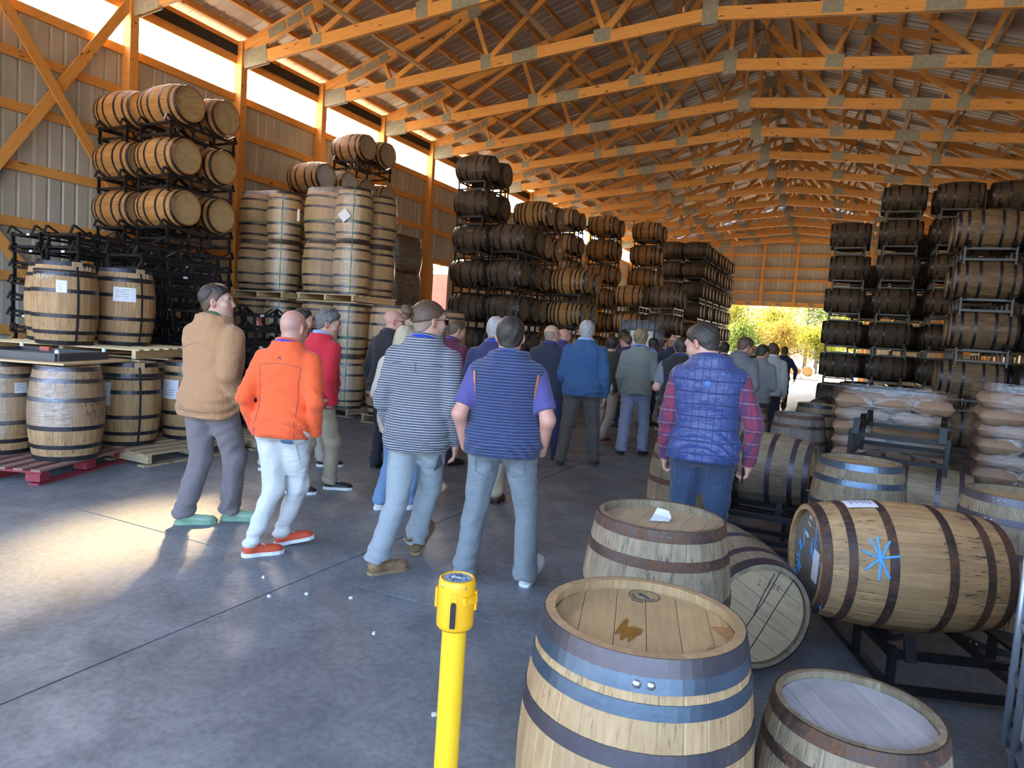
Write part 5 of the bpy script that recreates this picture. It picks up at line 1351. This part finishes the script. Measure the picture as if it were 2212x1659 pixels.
    def upper(g):
        off = g.get('off', .014); hem = g.get('hem', .86); sl = g.get('sleeve', 'long')
        def f(P):
            d, R = torso(P, off+.006)
            hw_ = np.exp(-((R[:, 2]-hem-.05)/.10)**2)
            d = smin(d, cone(P, T((-.07*wd, -.022, 1.435)), T((.07*wd, -.022, 1.435)), (.062+off)*k, (.062+off)*k), .05)
            d = d+fold(P, R, .0024)*(g.get('wr', 1))+fold(P, R, .0050)*hw_*g.get('wr', 1)
            d = smax(d, (hem-R[:, 2])*k, .008)
            for q in (0, 1):
                if sl == 'none':
                    arm = cone(P, SH[q]*.7+T((0, -.02, 1.41))*.3, SH[q]*.9+T((0, -.02, 1.41))*.1, (.056+off)*k, (.05+off)*k)
                else:
                    r1, r2, r3 = (.050*(.5+.5*wd)+off*.8)*k, (.041+off*.75)*k, (.031+off*.7)*k
                    arm = cone(P, SH[q], EL[q], r1, r2)
                    if sl == 'short':
                        e = SH[q]+(EL[q]-SH[q])*.80; u = (EL[q]-SH[q])/np.linalg.norm(EL[q]-SH[q]); arm = np.maximum(cone(P, SH[q], EL[q], r1, r2+.016*k), ((P-e.astype(np.float32))@u.astype(np.float32)))
                    else:
                        w2 = WR[q]-(WR[q]-EL[q])/np.linalg.norm(WR[q]-EL[q])*.0; u = (WR[q]-EL[q])/np.linalg.norm(WR[q]-EL[q])
                        fa_ = cone(P, EL[q], WR[q], r2, r3); fa_ = np.maximum(fa_, ((P-w2.astype(np.float32))@u.astype(np.float32))-.01)
                        de = ln3(P-EL[q].astype(np.float32)); fo = fold(P, R, .0020)+fold(P*1.0, R*1.3, .0055)*np.exp(-(de/.10)**2); arm = arm+fo; fa_ = fa_+fo
                    d = smin(d, arm, .040)
                if sl == 'long': d = smin(d, smin(fa_, arm, .02), .014)
                if sl == 'none': d = smin(d, arm, .03)
            return d
        pts = np.array([*SH, *EL, *(WR if sl == 'long' else EL), T((-.26*wd, -.22, hem)), T((.26*wd, .2+belly, hem)), T((0, 0, 1.53)), T((0, .2+belly, 1.1)), T((0, -.2, 1.1))])
        return sdf_mesh(f, pts.min(0)-.09, pts.max(0)+.09, g.get('res', hv))
    if top: put(top.get('name', 'shirt'), np_mesh(top.get('name', 'shirt'), *upper(top), top['mat']), root)
    if over: over.setdefault('off', .026); put(over.get('name', 'vest'), np_mesh('vest', *upper(over), over['mat']), root)
    if pants:
        po = pants.get('off', .016); wdt = pants.get('leg', .062); ptop = min(1.03, max(.93, top['hem']+.05 if 'hem' in top else 1.0)) if top.get('hem', .86) > .7 else .9; lift = pants.get('lift', 0.)
        def f(P):
            d, R = torso(P, min(po, .014)-.002); d = smax(d, (.845-R[:, 2])*k, .06); d = smax(d, (R[:, 2]-ptop)*k, .006)
            for q in (0, 1):
                an = F[q][1]; kn = knees[q]; lg = smin(cone(P, hips[q]+np.array((0, 0, .01)), kn, (.090*(.4+.6*wd)+po*.8)*k, (.060+po)*k), cone(P, kn, an+(kn-an)*-.02, (.058+po)*k, (wdt+.006)*k), .03)
                cut = (P[:, 2]-(an[2]-.035*k+lift)); lg = np.maximum(lg, -cut)
                da = np.exp(-((P[:, 2]-an[2]-.03)/.09)**2); dk = np.exp(-(ln3(P-kn.astype(np.float32))/.15)**2)
                lg = lg+fold(P, P*1.0, .0032)+fold(P, P*1.15, .0060)*da+fold(P[:, [1, 0, 2]], P*.9, .0055)*dk
                d = smin(d, lg, .055)
            d = d+.004*np.exp(-(P[:, 0]-px)**2/.0004)*(P[:, 1] < py)*np.exp(-((R[:, 2]-.90)/.08)**2)
            return d
        pts = np.array([*hips, *knees, F[0][1], F[1][1], T((-.25*wd, -.22, 1.04)), T((.25*wd, .2+belly, 1.04)), T((0, -.2, .9))])
        lo = pts.min(0)-.12; lo[2] = min(F[0][1][2], F[1][1][2])-.06; put(pants.get('name', 'trousers'), np_mesh('trousers', *sdf_mesh(f, lo, pts.max(0)+.11, hv), pants['mat']), root)
    if shoes:
        for M, an, yw_ in F: shoe(root, M, *shoes, sd)
    for kind, m in hair: put('hair' if kind not in ('beard', 'stubble') else 'beard', hair_mesh(kind, m, fine), root, mat=HM)
    def neck_ring(name, m, r0, z0, hgt, tilt, th_=.006, yc=-.026):
        pr = [(r0, 0), (r0*.97, hgt), (r0*.97-th_, hgt), (r0-th_, 0)]; b = MB().lathe(pr+[pr[0]], 28)
        c = T((0, yc, z0)); Mx = Matrix.Translation(c) @ Matrix.Rotation(-math.radians(lean+tilt), 4, 'X') @ Matrix.Diagonal((k*1.06, k*.98, k, 1)); return put(name, b.mesh(name, m, True), root, mat=Mx)
    coff = max(top.get('off', .014), over.get('off', .026) if over else 0)
    for ci_, (cm_, dr_, dz_) in enumerate([(collar, 0, 0)] if collar is not None and not isinstance(collar, list) else (collar or [])): neck_ring('collar', cm_, .080+.9*coff+dr_, 1.490+dz_, .060, 16, .010 if dr_ else .006)
    if lany: neck_ring('lanyard', lany, .085+.9*coff, 1.502, .024, 20, .003)
    if face:
        for s in (-1, 1):
            e = put('eye', MB().lathe([(.0001, -.0125), (.008, -.0095), (.0122, 0), (.0105, .007), (.006, .011), (.0001, .0125)], 14).mesh('eye', M_EYEW, True), root, mat=HM @ Matrix.Translation((s*.031, .0755, .010)) @ Matrix.Rotation(-PI/2, 4, 'X'))
            put('iris', MB().lathe([(.0058, .0112), (.003, .0126), (.0001, .0129)], 12).mesh('iris', M_IRIS, True), e)
    if glasses:
        gl, onhead = glasses; b = MB()
        for s in (-1, 1):
            b.tube([(s*.081, -.02, .012), (s*.080, .05, .016), (s*.068, .092, .014)], .0018, 5)
            b.tube([(s*(.036+.026*math.cos(t)), .104-.02*abs(math.cos(t)) if s*math.cos(t) > 0 else .106, .004+.019*math.sin(t)) for t in np.linspace(0, 2*PI, 13)[:-1]], .002, 5, closed=True)
        b.tube([(-.010, .108, .010), (.010, .108, .010)], .002, 5)
        g = put('glasses', b.mesh('glasses', M_LENS, True), root, mat=HM @ (Matrix.Translation((0, -.05, .075)) @ Matrix.Rotation(.75, 4, 'X') if onhead else Matrix.Identity(4)))
        if gl: put('lens', MB().box((.036, .100, .004), (.046, .006, .032)).box((-.036, .100, .004), (.046, .006, .032)).mesh('lens', M_LENS), g)
    def surf(which, pts, fs, m, name, d=(0, 1, 0), off=.004, side=-1):
        o = next(c for c in root.children if c.name.split('.')[0] == which); me = o.data; from mathutils.bvhtree import BVHTree
        if which not in BV: BV[which] = BVHTree.FromPolygons([v.co for v in me.vertices], [p.vertices[:] for p in me.polygons])
        vs = []
        for p in pts:
            q = Vector(T((p[0], 0, p[1]))); q.y += side*1.0; h = BV[which].ray_cast(q, Vector((0, -side, 0)), 3)
            vs.append(h[0]+h[1]*off if h[0] is not None else q-Vector((0, side*.86, 0)))
        return put(name, mesh(name, vs, fs, m, True), root)
    BV = {}
    def patch(which, cx, cz, w, h, m, name, n=5, rot=0., off=.004, pts=None):
        c, s_ = math.cos(rot), math.sin(rot); P_ = []
        for i in range(n+1):
            for j in range(n+1):
                x, z = (i/n-.5)*w, (j/n-.5)*h; P_.append((cx+c*x-s_*z, cz+s_*x+c*z))
        return surf(which, P_, [(i*(n+1)+j, (i+1)*(n+1)+j, (i+1)*(n+1)+j+1, i*(n+1)+j+1) for i in range(n) for j in range(n)], m, name, off=off)
    def seam(which, pts, wdt, m, name, off=.003):
        P_ = []
        for i, p in enumerate(pts):
            a = pts[max(0, i-1)]; b = pts[min(len(pts)-1, i+1)]; t = Vector((b[0]-a[0], b[1]-a[1])).normalized(); P_ += [(p[0]-t.y*wdt/2, p[1]+t.x*wdt/2), (p[0]+t.y*wdt/2, p[1]-t.x*wdt/2)]
        return surf(which, P_, [(2*i, 2*i+1, 2*i+3, 2*i+2) for i in range(len(pts)-1)], m, name, off=off)
    if extra: extra(root, T, WR, k, HM, F, patch, seam)
    return root
# ------------------------------------------------------------------ the visitors
C_TAN = cloth('tan_quilted_knit', (.40, .215, .10), .9, .06, 300, .5, 'diamond')
C_GREYP = cloth('mauve_grey_twill', (.155, .135, .14)); C_ORANGE = cloth('bright_orange_knit', (.80, .105, .022), .8, .05); C_WHITEP = cloth('off_white_denim', (.56, .57, .56), .85, .04)
C_RED = cloth('bright_red_knit', (.58, .012, .03), .8, .06); C_KHAKI = cloth('pale_khaki_twill', (.40, .35, .245)); C_KHAKI2 = cloth('stone_twill', (.44, .41, .35)); C_CREAM = cloth('cream_wool_coat', (.62, .57, .47), .9, .04)
C_JEAN = cloth('light_blue_denim', (.17, .30, .52)); C_BLACK = cloth('black_knit', (.014, .014, .017)); C_CHECK = cloth('navy_grey_gingham', (.33, .34, .36), .85, .05, 260, .2, 'check', (.035, .04, .065), (.05, .055, .08))
C_ICE = cloth('pale_blue_denim', (.285, .325, .345), .85, .07); C_STEEL = cloth('steel_blue_twill', (.185, .215, .235), .85, .08); C_MAROON = cloth('maroon_knit', (.115, .018, .04)); C_NAVY = cloth('navy_knit', (.025, .03, .095)); C_NAVYD = cloth('dark_navy_knit', (.018, .022, .045)); C_NAVYP = cloth('navy_trouser', (.012, .014, .026))
C_VEST = cloth('navy_ribbed_vest', (.055, .085, .21), .8, .05, 260, .7, 'stripe', (.018, .028, .085)); C_PERI = cloth('periwinkle_cotton', (.075, .070, .235)); C_PURP = cloth('purple_navy_knit', (.05, .035, .15)); C_BLUE = cloth('blue_marl_sweater', (.030, .085, .20), .9, .14, 120); C_BROWNP = cloth('grey_brown_twill', (.085, .073, .062))
C_OLIVE = cloth('dark_olive_knit', (.045, .042, .030)); C_BEIGE = cloth('beige_twill', (.36, .33, .28)); C_MUST = cloth('mustard_twill', (.23, .14, .045)); C_SAGE = cloth('sage_grey_sweater', (.215, .235, .215), .9, .06, 160); C_CHAMB = cloth('pale_blue_chino', (.255, .30, .42)); C_GREYT = cloth('grey_blue_tee', (.14, .165, .21)); C_QUILT = cloth('blue_quilted_nylon', (.032, .055, .19), .38, .08, 200, .8, 'quilt')
C_PLAID = cloth('magenta_navy_flannel', (.20, .028, .06), .9, .08, 260, .2, 'plaid', (.03, .03, .10), (.30, .12, .16)); C_DENIM = cloth('mid_blue_denim', (.024, .048, .105), .85, .3, 200, .3); C_POLO = cloth('grey_performance_polo', (.14, .145, .165), .6); C_LIGHT = cloth('light_grey_sweater', (.35, .37, .38), .9, .06); C_MIDG = cloth('mid_grey_sweater', (.20, .22, .235))
C_WHITE = cloth('white_cotton', (.72, .74, .80)); C_ARMY = cloth('army_green_cotton', (.075, .10, .04)); C_LBLUE = cloth('light_blue_oxford', (.28, .42, .70))
def rub(nm, c, r=.5): return simple(nm, c, r, 0, .08)
S_MINT = rub('mint_leather', (.20, .33, .225)); S_ORED = rub('orange_red_knit_shoe', (.55, .075, .03), .8); S_WHITE = rub('white_rubber', (.72, .74, .76)); S_BLACK = rub('black_leather', (.018, .018, .02)); S_NAVY = rub('navy_mesh_shoe', (.02, .03, .06), .8); S_SUEDE = simple('tan_suede', (.25, .155, .08), .95, 0, .3, 30); S_GUM = rub('gum_sole', (.30, .20, .11)); S_BROWN = rub('brown_leather', (.10, .04, .025)); S_GREY = rub('dark_grey_suede', (.05, .05, .052), .9); S_OXB = rub('oxblood_leather', (.14, .02, .015))
MH = M_H
def ex_orange(root, T, WR, k, HM, F, patch, seam):
    patch('trousers', .085, .775, .10, .13, C_WHITEP, 'back_pocket', off=.010)
    o = patch('trousers', .085, .845, .078, .05, rub('blue_phone_case', (.08, .17, .36)), 'phone', off=.009)
    sm = rub('dark_seam', (.20, .035, .015))
    seam('pullover', [(x, 1.395-.9*x*x) for x in np.linspace(-.15, .15, 13)], .004, sm, 'yoke_seam')
    for s in (-1, 1): seam('pullover', [(s*(.15-.01*math.sin(t*3)), 1.375-.50*t) for t in np.linspace(0, 1, 13)], .0035, sm, 'side_seam')
    seam('pullover', [(-.012, 1.425), (0, 1.445), (.014, 1.425)], .006, C_NAVY, 'small_emblem')
def ex_vest(root, T, WR, k, HM, F, patch, seam):
    om = rub('orange_piping', (.52, .17, .05))
    for s in (-1, 1): seam('vest', [(s*(.205-.012*math.sin(t*PI)), 1.42-.25*t) for t in np.linspace(0, 1, 9)], .013, om, 'orange_piping', .005)
    put('watch_band', MB().lathe([(.036, -.016), (.039, 0), (.036, .016)], 20).mesh('watch_band', rub('orange_watch_band', (.85, .13, .03)), True), root, mat=Matrix.Translation(WR[0]+np.array((0, -.012, .035))))
    patch('trousers', .10, .905, .08, .026, rub('tan_leather', (.40, .27, .12)), 'leather_patch', 3)
    dk = rub('dark_blue_stitching', (.11, .14, .16))
    for s in (-1, 1):
        cx, cz = s*.105, .80
        seam('trousers', [(cx-.055, cz+.055), (cx+.055, cz+.055), (cx+.055, cz-.03), (cx, cz-.06), (cx-.055, cz-.03), (cx-.055, cz+.055)], .005, dk, 'pocket_stitching')
    seam('trousers', [(0, .90-.02*t) for t in range(8)], .006, dk, 'centre_seam'); seam('trousers', [(x, .885) for x in np.linspace(-.19, .19, 15)], .005, dk, 'waistband_seam')
def ex_quilt(root, T, WR, k, HM, F, patch, seam):
    lm_ = rub('bright_blue_print', (.03, .16, .55))
    seam('vest', [(.016*math.cos(a), 1.385+.016*math.sin(a)) for a in np.linspace(0, 2*PI, 15)], .006, lm_, 'round_logo'); patch('vest', 0, 1.385, .02, .014, lm_, 'round_logo_mark', 2)
    put('phone', MB().box((0, 0, 0), (.012, .07, .10)).mesh('phone', M_LENS), root, mat=Matrix.Translation(WR[1]+np.array((-.03, .02, -.08))))
    dk = rub('pale_stitching', (.09, .13, .22))
    for s in (-1, 1):
        cx, cz = s*.10, .79
        seam('trousers', [(cx-.06, cz+.06), (cx+.06, cz+.06), (cx+.055, cz-.05), (cx, cz-.075), (cx-.055, cz-.05), (cx-.06, cz+.06)], .004, dk, 'pocket_stitching')
def ex_phone(root, T, WR, k, HM, F, patch, seam):
    put('phone', MB().box((0, 0, 0), (.075, .012, .15)).mesh('phone', rub('orange_phone_case', (.55, .16, .04))), root, mat=Matrix.Translation((WR[0]+WR[1])/2+np.array((0, .06, .10))))
def ex_bottle(root, T, WR, k, HM, F, patch, seam):
    put('water_bottle', MB().lathe([(.0, 0), (.028, 0), (.028, .12), (.012, .15), (.012, .17), (.0, .17)], 14).mesh('water_bottle', rub('clear_blue_bottle', (.35, .45, .55), .1), True), root, T((.08, -.175, .84)))
def ex_tan(root, T, WR, k, HM, F, patch, seam):
    dk = rub('tan_seam', (.30, .17, .08))
    seam('jacket', [(x, 1.36-.35*abs(x)) for x in np.linspace(-.17, .17, 13)], .004, dk, 'yoke_seam'); seam('jacket', [(x, .862) for x in np.linspace(-.17, .17, 13)], .004, dk, 'hem_seam')
def ex_bun(root, T, WR, k, HM, F, patch, seam):
    dk = rub('dark_shirt_seam', (.05, .05, .06))
    seam('shirt', [(x, 1.385-.5*x*x) for x in np.linspace(-.17, .17, 13)], .004, dk, 'yoke_seam'); seam('shirt', [(.0, 1.385-.012*t) for t in range(6)], .006, dk, 'back_pleat')
    for s in (-1, 1): seam('trousers', [(s*.16, .80), (s*.05, .79), (s*.05, .71), (s*.105, .68), (s*.16, .71), (s*.16, .80)], .004, rub('pale_blue_stitch', (.22, .27, .31)), 'pocket_stitching')

person('man in tan quilted jacket, grey trousers and mint green shoes', (-4.40, 3.78), 0, 1.86, 1.17, .0, ((-4.44, 3.64, 0, 46, 0), (-4.26, 3.92, 0, 52, 0)), 3, (((-.235, .02, 1.12), (-.20, .12, .93)), ((.275, -.11, 1.14), (.235, .08, .935))), (54, -4, 0),
 dict(mat=C_TAN, hem=.80, off=.034, name='jacket'), None, dict(mat=C_GREYP, off=.024, leg=.068), ('lace', S_MINT, S_MINT), (('topper', MH['dark']), ('crop', MH['brown'])), 'fair', None, [(C_ARMY, -.018, .016), (C_TAN, .012, -.012)], True, None, True, extra=ex_tan)
person('bald man in bright orange pullover, white jeans and orange shoes', (-3.50, 3.58), -18, 1.72, 1.05, .03, ((-3.50, 3.42, 0, 50, 0), (-3.50, 3.72, .01, 55, -8)), 5, ('pocket', 'pocket'), (12, 8, 0),
 dict(mat=C_ORANGE, hem=.86, off=.022, name='pullover'), None, dict(mat=C_WHITEP, off=.012, leg=.050), ('lace', S_ORED, S_WHITE), (), 'pink', M_LANYP, C_ORANGE, True, ((False), False), False, (.09, .0), ex_orange, .3)
person('man in bright red pullover with sunglasses on his grey hair', (-4.35, 5.02), 8, 1.76, 1.04, .05, ((-4.50, 4.86, 0, 48, 0), (-4.36, 5.22, 0, 52, 0)), 7, ('low', 'pocket'), (46, 12, 0),
 dict(mat=C_RED, hem=.84, off=.022, name='pullover'), None, dict(mat=C_KHAKI, off=.02, leg=.062), ('lace', S_BLACK, S_WHITE), (('wavy', MH['salt']), ('stubble', MH['grey'])), 'tan', None, C_LBLUE, True, (True, True), True)
person('dark-haired man in black jacket hidden behind the orange pullover', (-5.15, 5.55), 20, 1.80, 1.0, .0, ((-5.42, 5.42, 0, 20, 0), (-5.12, 5.98, 0, 30, 0)), 3, ('down', 'down'), (25, 0, 0),
 dict(mat=C_NAVYD, off=.022, name='jacket'), None, dict(mat=C_KHAKI2, off=.016), ('lace', S_NAVY, S_WHITE), (('short', MH['dark']), ('beard', MH['brown'])), 'fair')
person('blonde woman in long cream coat and blue jeans', (-3.46, 5.02), -10, 1.63, .92, .0, ((-3.56, 4.95, 0, 40, 0), (-3.36, 5.14, .015, 30, -14)), 3, ('front', 'front'), (5, 6, 0),
 dict(mat=C_CREAM, hem=.50, off=.035, name='coat'), None, dict(mat=C_JEAN, off=.012, leg=.066), ('lace', S_WHITE, S_WHITE), (('long', MH['blond']),), 'fair')
person('shaved-head man with glasses in black jacket behind blonde woman', (-4.58, 6.35), 5, 1.80, 1.05, .03, None, 4, ('down', 'down'), (42, 2, 0),
 dict(mat=C_BLACK, off=.026, name='jacket'), None, dict(mat=C_NAVYP), ('lace', S_BLACK, S_BLACK), (), 'pink', None, C_BLACK, True, (False, False), True, bald=.2)
person('man with hair bun, beard and sunglasses in gingham shirt', (-2.62, 3.95), -14, 1.83, 1.05, .02, ((-2.62, 3.66, 0, 42, 0), (-2.62, 4.12, .07, 12, -42)), 3, ('low', 'down'), (44, 0, 0),
 dict(mat=C_CHECK, hem=.80, off=.026), None, dict(mat=C_ICE, off=.014, leg=.070, lift=.035), ('boot', S_SUEDE, S_GUM), (('bun', MH['brown']), ('crop', MH['stub']), ('beard', MH['beard'])), 'fair', M_LANY, C_CHECK, True, (True, False), True, (.115, .0), ex_bun)
person('man with cropped dark hair in maroon pullover', (-4.22, 7.08), 10, 1.75, 1.03, .0, None, 5, ('down', 'down'), (28, 14, 0), dict(mat=C_MAROON, off=.02, name='pullover'), None, dict(mat=C_NAVYP), ('lace', S_BLACK, S_BLACK), (('crop', MH['brown']),), 'tan', M_LANYP, C_MAROON)
person('grey-haired man in navy pullover just ahead of striped vest', (-2.98, 5.80), -18, 1.78, 1.08, .03, None, 3, ('down', 'down'), (6, 0, 0), dict(mat=C_NAVY, off=.02, name='pullover'), None, dict(mat=C_KHAKI), ('lace', S_BROWN, S_BLACK), (('crop', MH['grey']),), 'pink', M_LANY, C_NAVY)
person('stocky man in navy ribbed vest over periwinkle short sleeves', (-1.93, 3.93), -20, 1.74, 1.16, .075, ((-2.11, 3.88, 0, -6, 0), (-1.72, 4.06, .035, 22, -30)), 2, ('pocket', 'pocket'), (-2, 4, 0),
 dict(mat=C_PERI, hem=.88, off=.020, sleeve='short'), dict(mat=C_VEST, hem=.87, off=.034, sleeve='none'), dict(mat=C_STEEL, off=.018, leg=.070), ('lace', S_WHITE, S_WHITE), (('short', MH['dark']),), 'pink', M_LANY, C_VEST, True, extra=ex_vest)
person('bald man with glasses in dark navy pullover', (-3.42, 8.15), -8, 1.79, 1.10, .03, ((-3.5, 8.0, .03, 0, -25), (-3.3, 8.4, 0, 10, 0)), 3, ('down', 'down'), (30, 0, 0), dict(mat=C_NAVYD, off=.022, name='pullover'), None, dict(mat=C_NAVY), ('lace', S_BROWN, S_BLACK), (('fringe', MH['stub']),), 'fair', M_LANY, C_NAVYD, False, (False, False))
person('bald pink-headed man in purple navy pullover looking right', (-4.38, 11.3), 5, 1.78, 1.05, .03, ((-4.62, 11.2, .05, 0, -30), (-4.3, 11.4, 0, 10, 0)), 5, ('down', 'down'), (45, 4, 0), dict(mat=C_PURP, off=.022, name='pullover'), None, dict(mat=C_NAVYP), ('lace', S_OXB, S_BLACK), (), 'pink', M_LANYP, C_PURP, False)
person('silver-haired man in blue marled sweater and brown trousers', (-2.92, 8.34), -16, 1.86, 1.17, .05, ((-3.12, 8.12, .06, -4, -45), (-2.78, 8.42, 0, 8, 0)), 3, ('swing', 'down'), (4, 2, 0), dict(mat=C_BLUE, off=.024, name='sweater'), None, dict(mat=C_BROWNP, off=.02, leg=.066), ('lace', S_GREY, S_GREY), (('short', MH['grey']),), 'pink', None, C_LBLUE, True)
person('dark-haired man in olive sweater with bottle in back pocket', (-3.36, 10.5), -10, 1.74, 1.0, .0, ((-3.55, 10.75, 0, 15, 0), (-3.30, 10.35, 0, 40, 0)), 4, ('down', 'down'), (6, 6, 0), dict(mat=C_OLIVE, off=.02, name='sweater'), None, dict(mat=C_BEIGE), ('lace', S_OXB, S_GUM), (('thick', MH['dark']),), 'fair', None, None, extra=ex_bottle, shift=(.10, .1))
person('man with cropped black hair in navy pullover, mustard trousers', (-3.86, 13.0), -5, 1.83, 1.0, .0, None, 2, ('front', 'front'), (15, 0, 0), dict(mat=C_NAVY, off=.02, name='pullover'), None, dict(mat=C_MUST), ('lace', S_BLACK, S_WHITE), (('crop', MH['dark']),), 'tan', M_LANY, C_NAVY)
person('man with glasses in navy jacket half hidden by sandy hair', (-3.62, 12.4), -60, 1.74, 1.0, .0, None, 4, ('front', 'front'), (-15, 6, 0), dict(mat=C_NAVY, off=.02, name='jacket'), None, dict(mat=C_NAVYP), ('lace', S_BLACK, S_BLACK), (('short', MH['brown']),), 'pink', M_LANY, None, False, (False, False))
person('sandy-haired man in sage grey sweater and pale blue chinos', (-2.60, 9.60), -13, 1.80, 1.06, .0, ((-2.74, 9.50, 0, -6, 0), (-2.48, 9.72, 0, 14, 0)), 3, ('low', 'front'), (6, 2, 0), dict(mat=C_SAGE, off=.024, name='sweater'), None, dict(mat=C_CHAMB, off=.02, leg=.074), ('lace', S_BLACK, S_BLACK), (('wavy', MH['sandy']),), 'fair', M_LANY, C_LBLUE, True)
person('man in light blue shirt behind the sage sweater', (-3.40, 13.35), 35, 1.72, .98, .0, None, 6, ('front', 'front'), (20, 8, 0), dict(mat=C_LBLUE, off=.018), None, dict(mat=C_NAVYP), ('lace', S_BLACK, S_BLACK), (('crop', MH['dark']),), 'deep', M_LANY, C_LBLUE)
person('bald man in navy jacket raising an orange phone', (-2.86, 12.8), -28, 1.78, 1.04, .0, None, 2, ('phone', 'phone'), (0, -4, 0), dict(mat=C_NAVYD, off=.022, name='jacket'), None, dict(mat=C_OLIVE), ('lace', S_BROWN, S_WHITE), (('fringe', MH['stub']),), 'fair', M_LANY, C_NAVYD, extra=ex_phone)
person('dark-haired man in black vest over grey blue tee', (-1.78, 8.45), -10, 1.72, 1.12, .03, None, 4, ('front', 'front'), (8, 6, 0), dict(mat=C_GREYT, off=.02, sleeve='short'), dict(mat=C_BLACK, hem=.88, off=.03, sleeve='none'), dict(mat=C_OLIVE), ('lace', S_BLACK, S_BLACK), (('short', MH['dark']),), 'fair', M_LANY, C_BLACK)
person('man in blue quilted vest over plaid flannel and jeans', (-.77, 4.62), -6, 1.80, 1.08, .0, None, 2, ('down', ((.30, -.06, 1.14), (.285, .02, .885))), (-62, 22, 0), dict(mat=C_PLAID, hem=.92, off=.020), dict(mat=C_QUILT, hem=.88, off=.036, sleeve='none'), dict(mat=C_DENIM, off=.018, leg=.062), ('lace', S_BROWN, S_GUM), (('short', MH['dark']), ('stubble', MH['dark'])), 'fair', None, C_QUILT, True, None, True, extra=ex_quilt, handc=.95)
person('man with dark hair glimpsed behind the quilted vest wearer', (-2.0, 13.3), 0, 1.72, 1.0, .0, None, 3, ('down', 'down'), (0, 4, 0), dict(mat=C_BLACK, off=.02, name='jacket'), None, dict(mat=C_NAVYP), ('lace', S_BLACK, S_BLACK), (('short', MH['dark']),), 'fair')
person('man in grey performance polo looking down to the right', (-1.25, 9.7), 12, 1.80, 1.08, .03, None, 6, ('front', 'front'), (38, 20, 0), dict(mat=C_POLO, off=.024, name='pullover'), None, dict(mat=C_OLIVE), ('lace', S_BLACK, S_BLACK), (('short', MH['brown']),), 'tan', None, C_POLO, False, (False, False))
person('man in mid grey sweater beside the grey polo', (-1.10, 10.8), 8, 1.72, 1.04, .0, None, 5, ('front', 'front'), (20, 14, 0), dict(mat=C_MIDG, off=.024, name='sweater'), None, dict(mat=C_OLIVE), ('lace', S_BLACK, S_BLACK), (('crop', MH['dark']),), 'tan')
person('man in light grey sweater with white collar and navy trousers', (-1.08, 12.5), -4, 1.76, 1.06, .0, None, 2, ('phone', 'down'), (0, 2, 0), dict(mat=C_LIGHT, off=.024, name='sweater'), None, dict(mat=C_NAVYP, off=.02), ('lace', S_BLACK, S_BLACK), (('crop', MH['brown']),), 'tan', None, C_WHITE)
person('distant man with raised phone near the doorway', (-1.86, 16.8), -5, 1.70, 1.0, .0, None, 2, ('phone', 'phone'), (0, 0, 0), dict(mat=C_BLACK, off=.02, name='jacket'), None, dict(mat=C_NAVYP), ('lace', S_BLACK, S_BLACK), (('fringe', MH['stub']),), 'tan', extra=ex_phone)
person('distant man turned sideways right of the light grey sweater', (-1.55, 18.8), -30, 1.72, 1.0, .0, None, 2, ('down', 'down'), (-20, 4, 0), dict(mat=C_NAVY, off=.02, name='pullover'), None, dict(mat=C_NAVYP), ('lace', S_BLACK, S_BLACK), (('crop', MH['brown']),), 'tan')
person('distant man in navy pullover walking out at the doorway', (-1.42, 19.9), 0, 1.76, 1.05, .0, ((-1.52, 19.8, 0, 0, 0), (-1.32, 20.2, .05, 8, -30)), 6, ('down', ((.33, -.02, 1.16), (.32, .05, .92))), (10, 4, 0), dict(mat=C_NAVY, off=.02, name='pullover'), None, dict(mat=C_OLIVE), ('lace', S_BROWN, S_BLACK), (('short', MH['brown']),), 'tan')
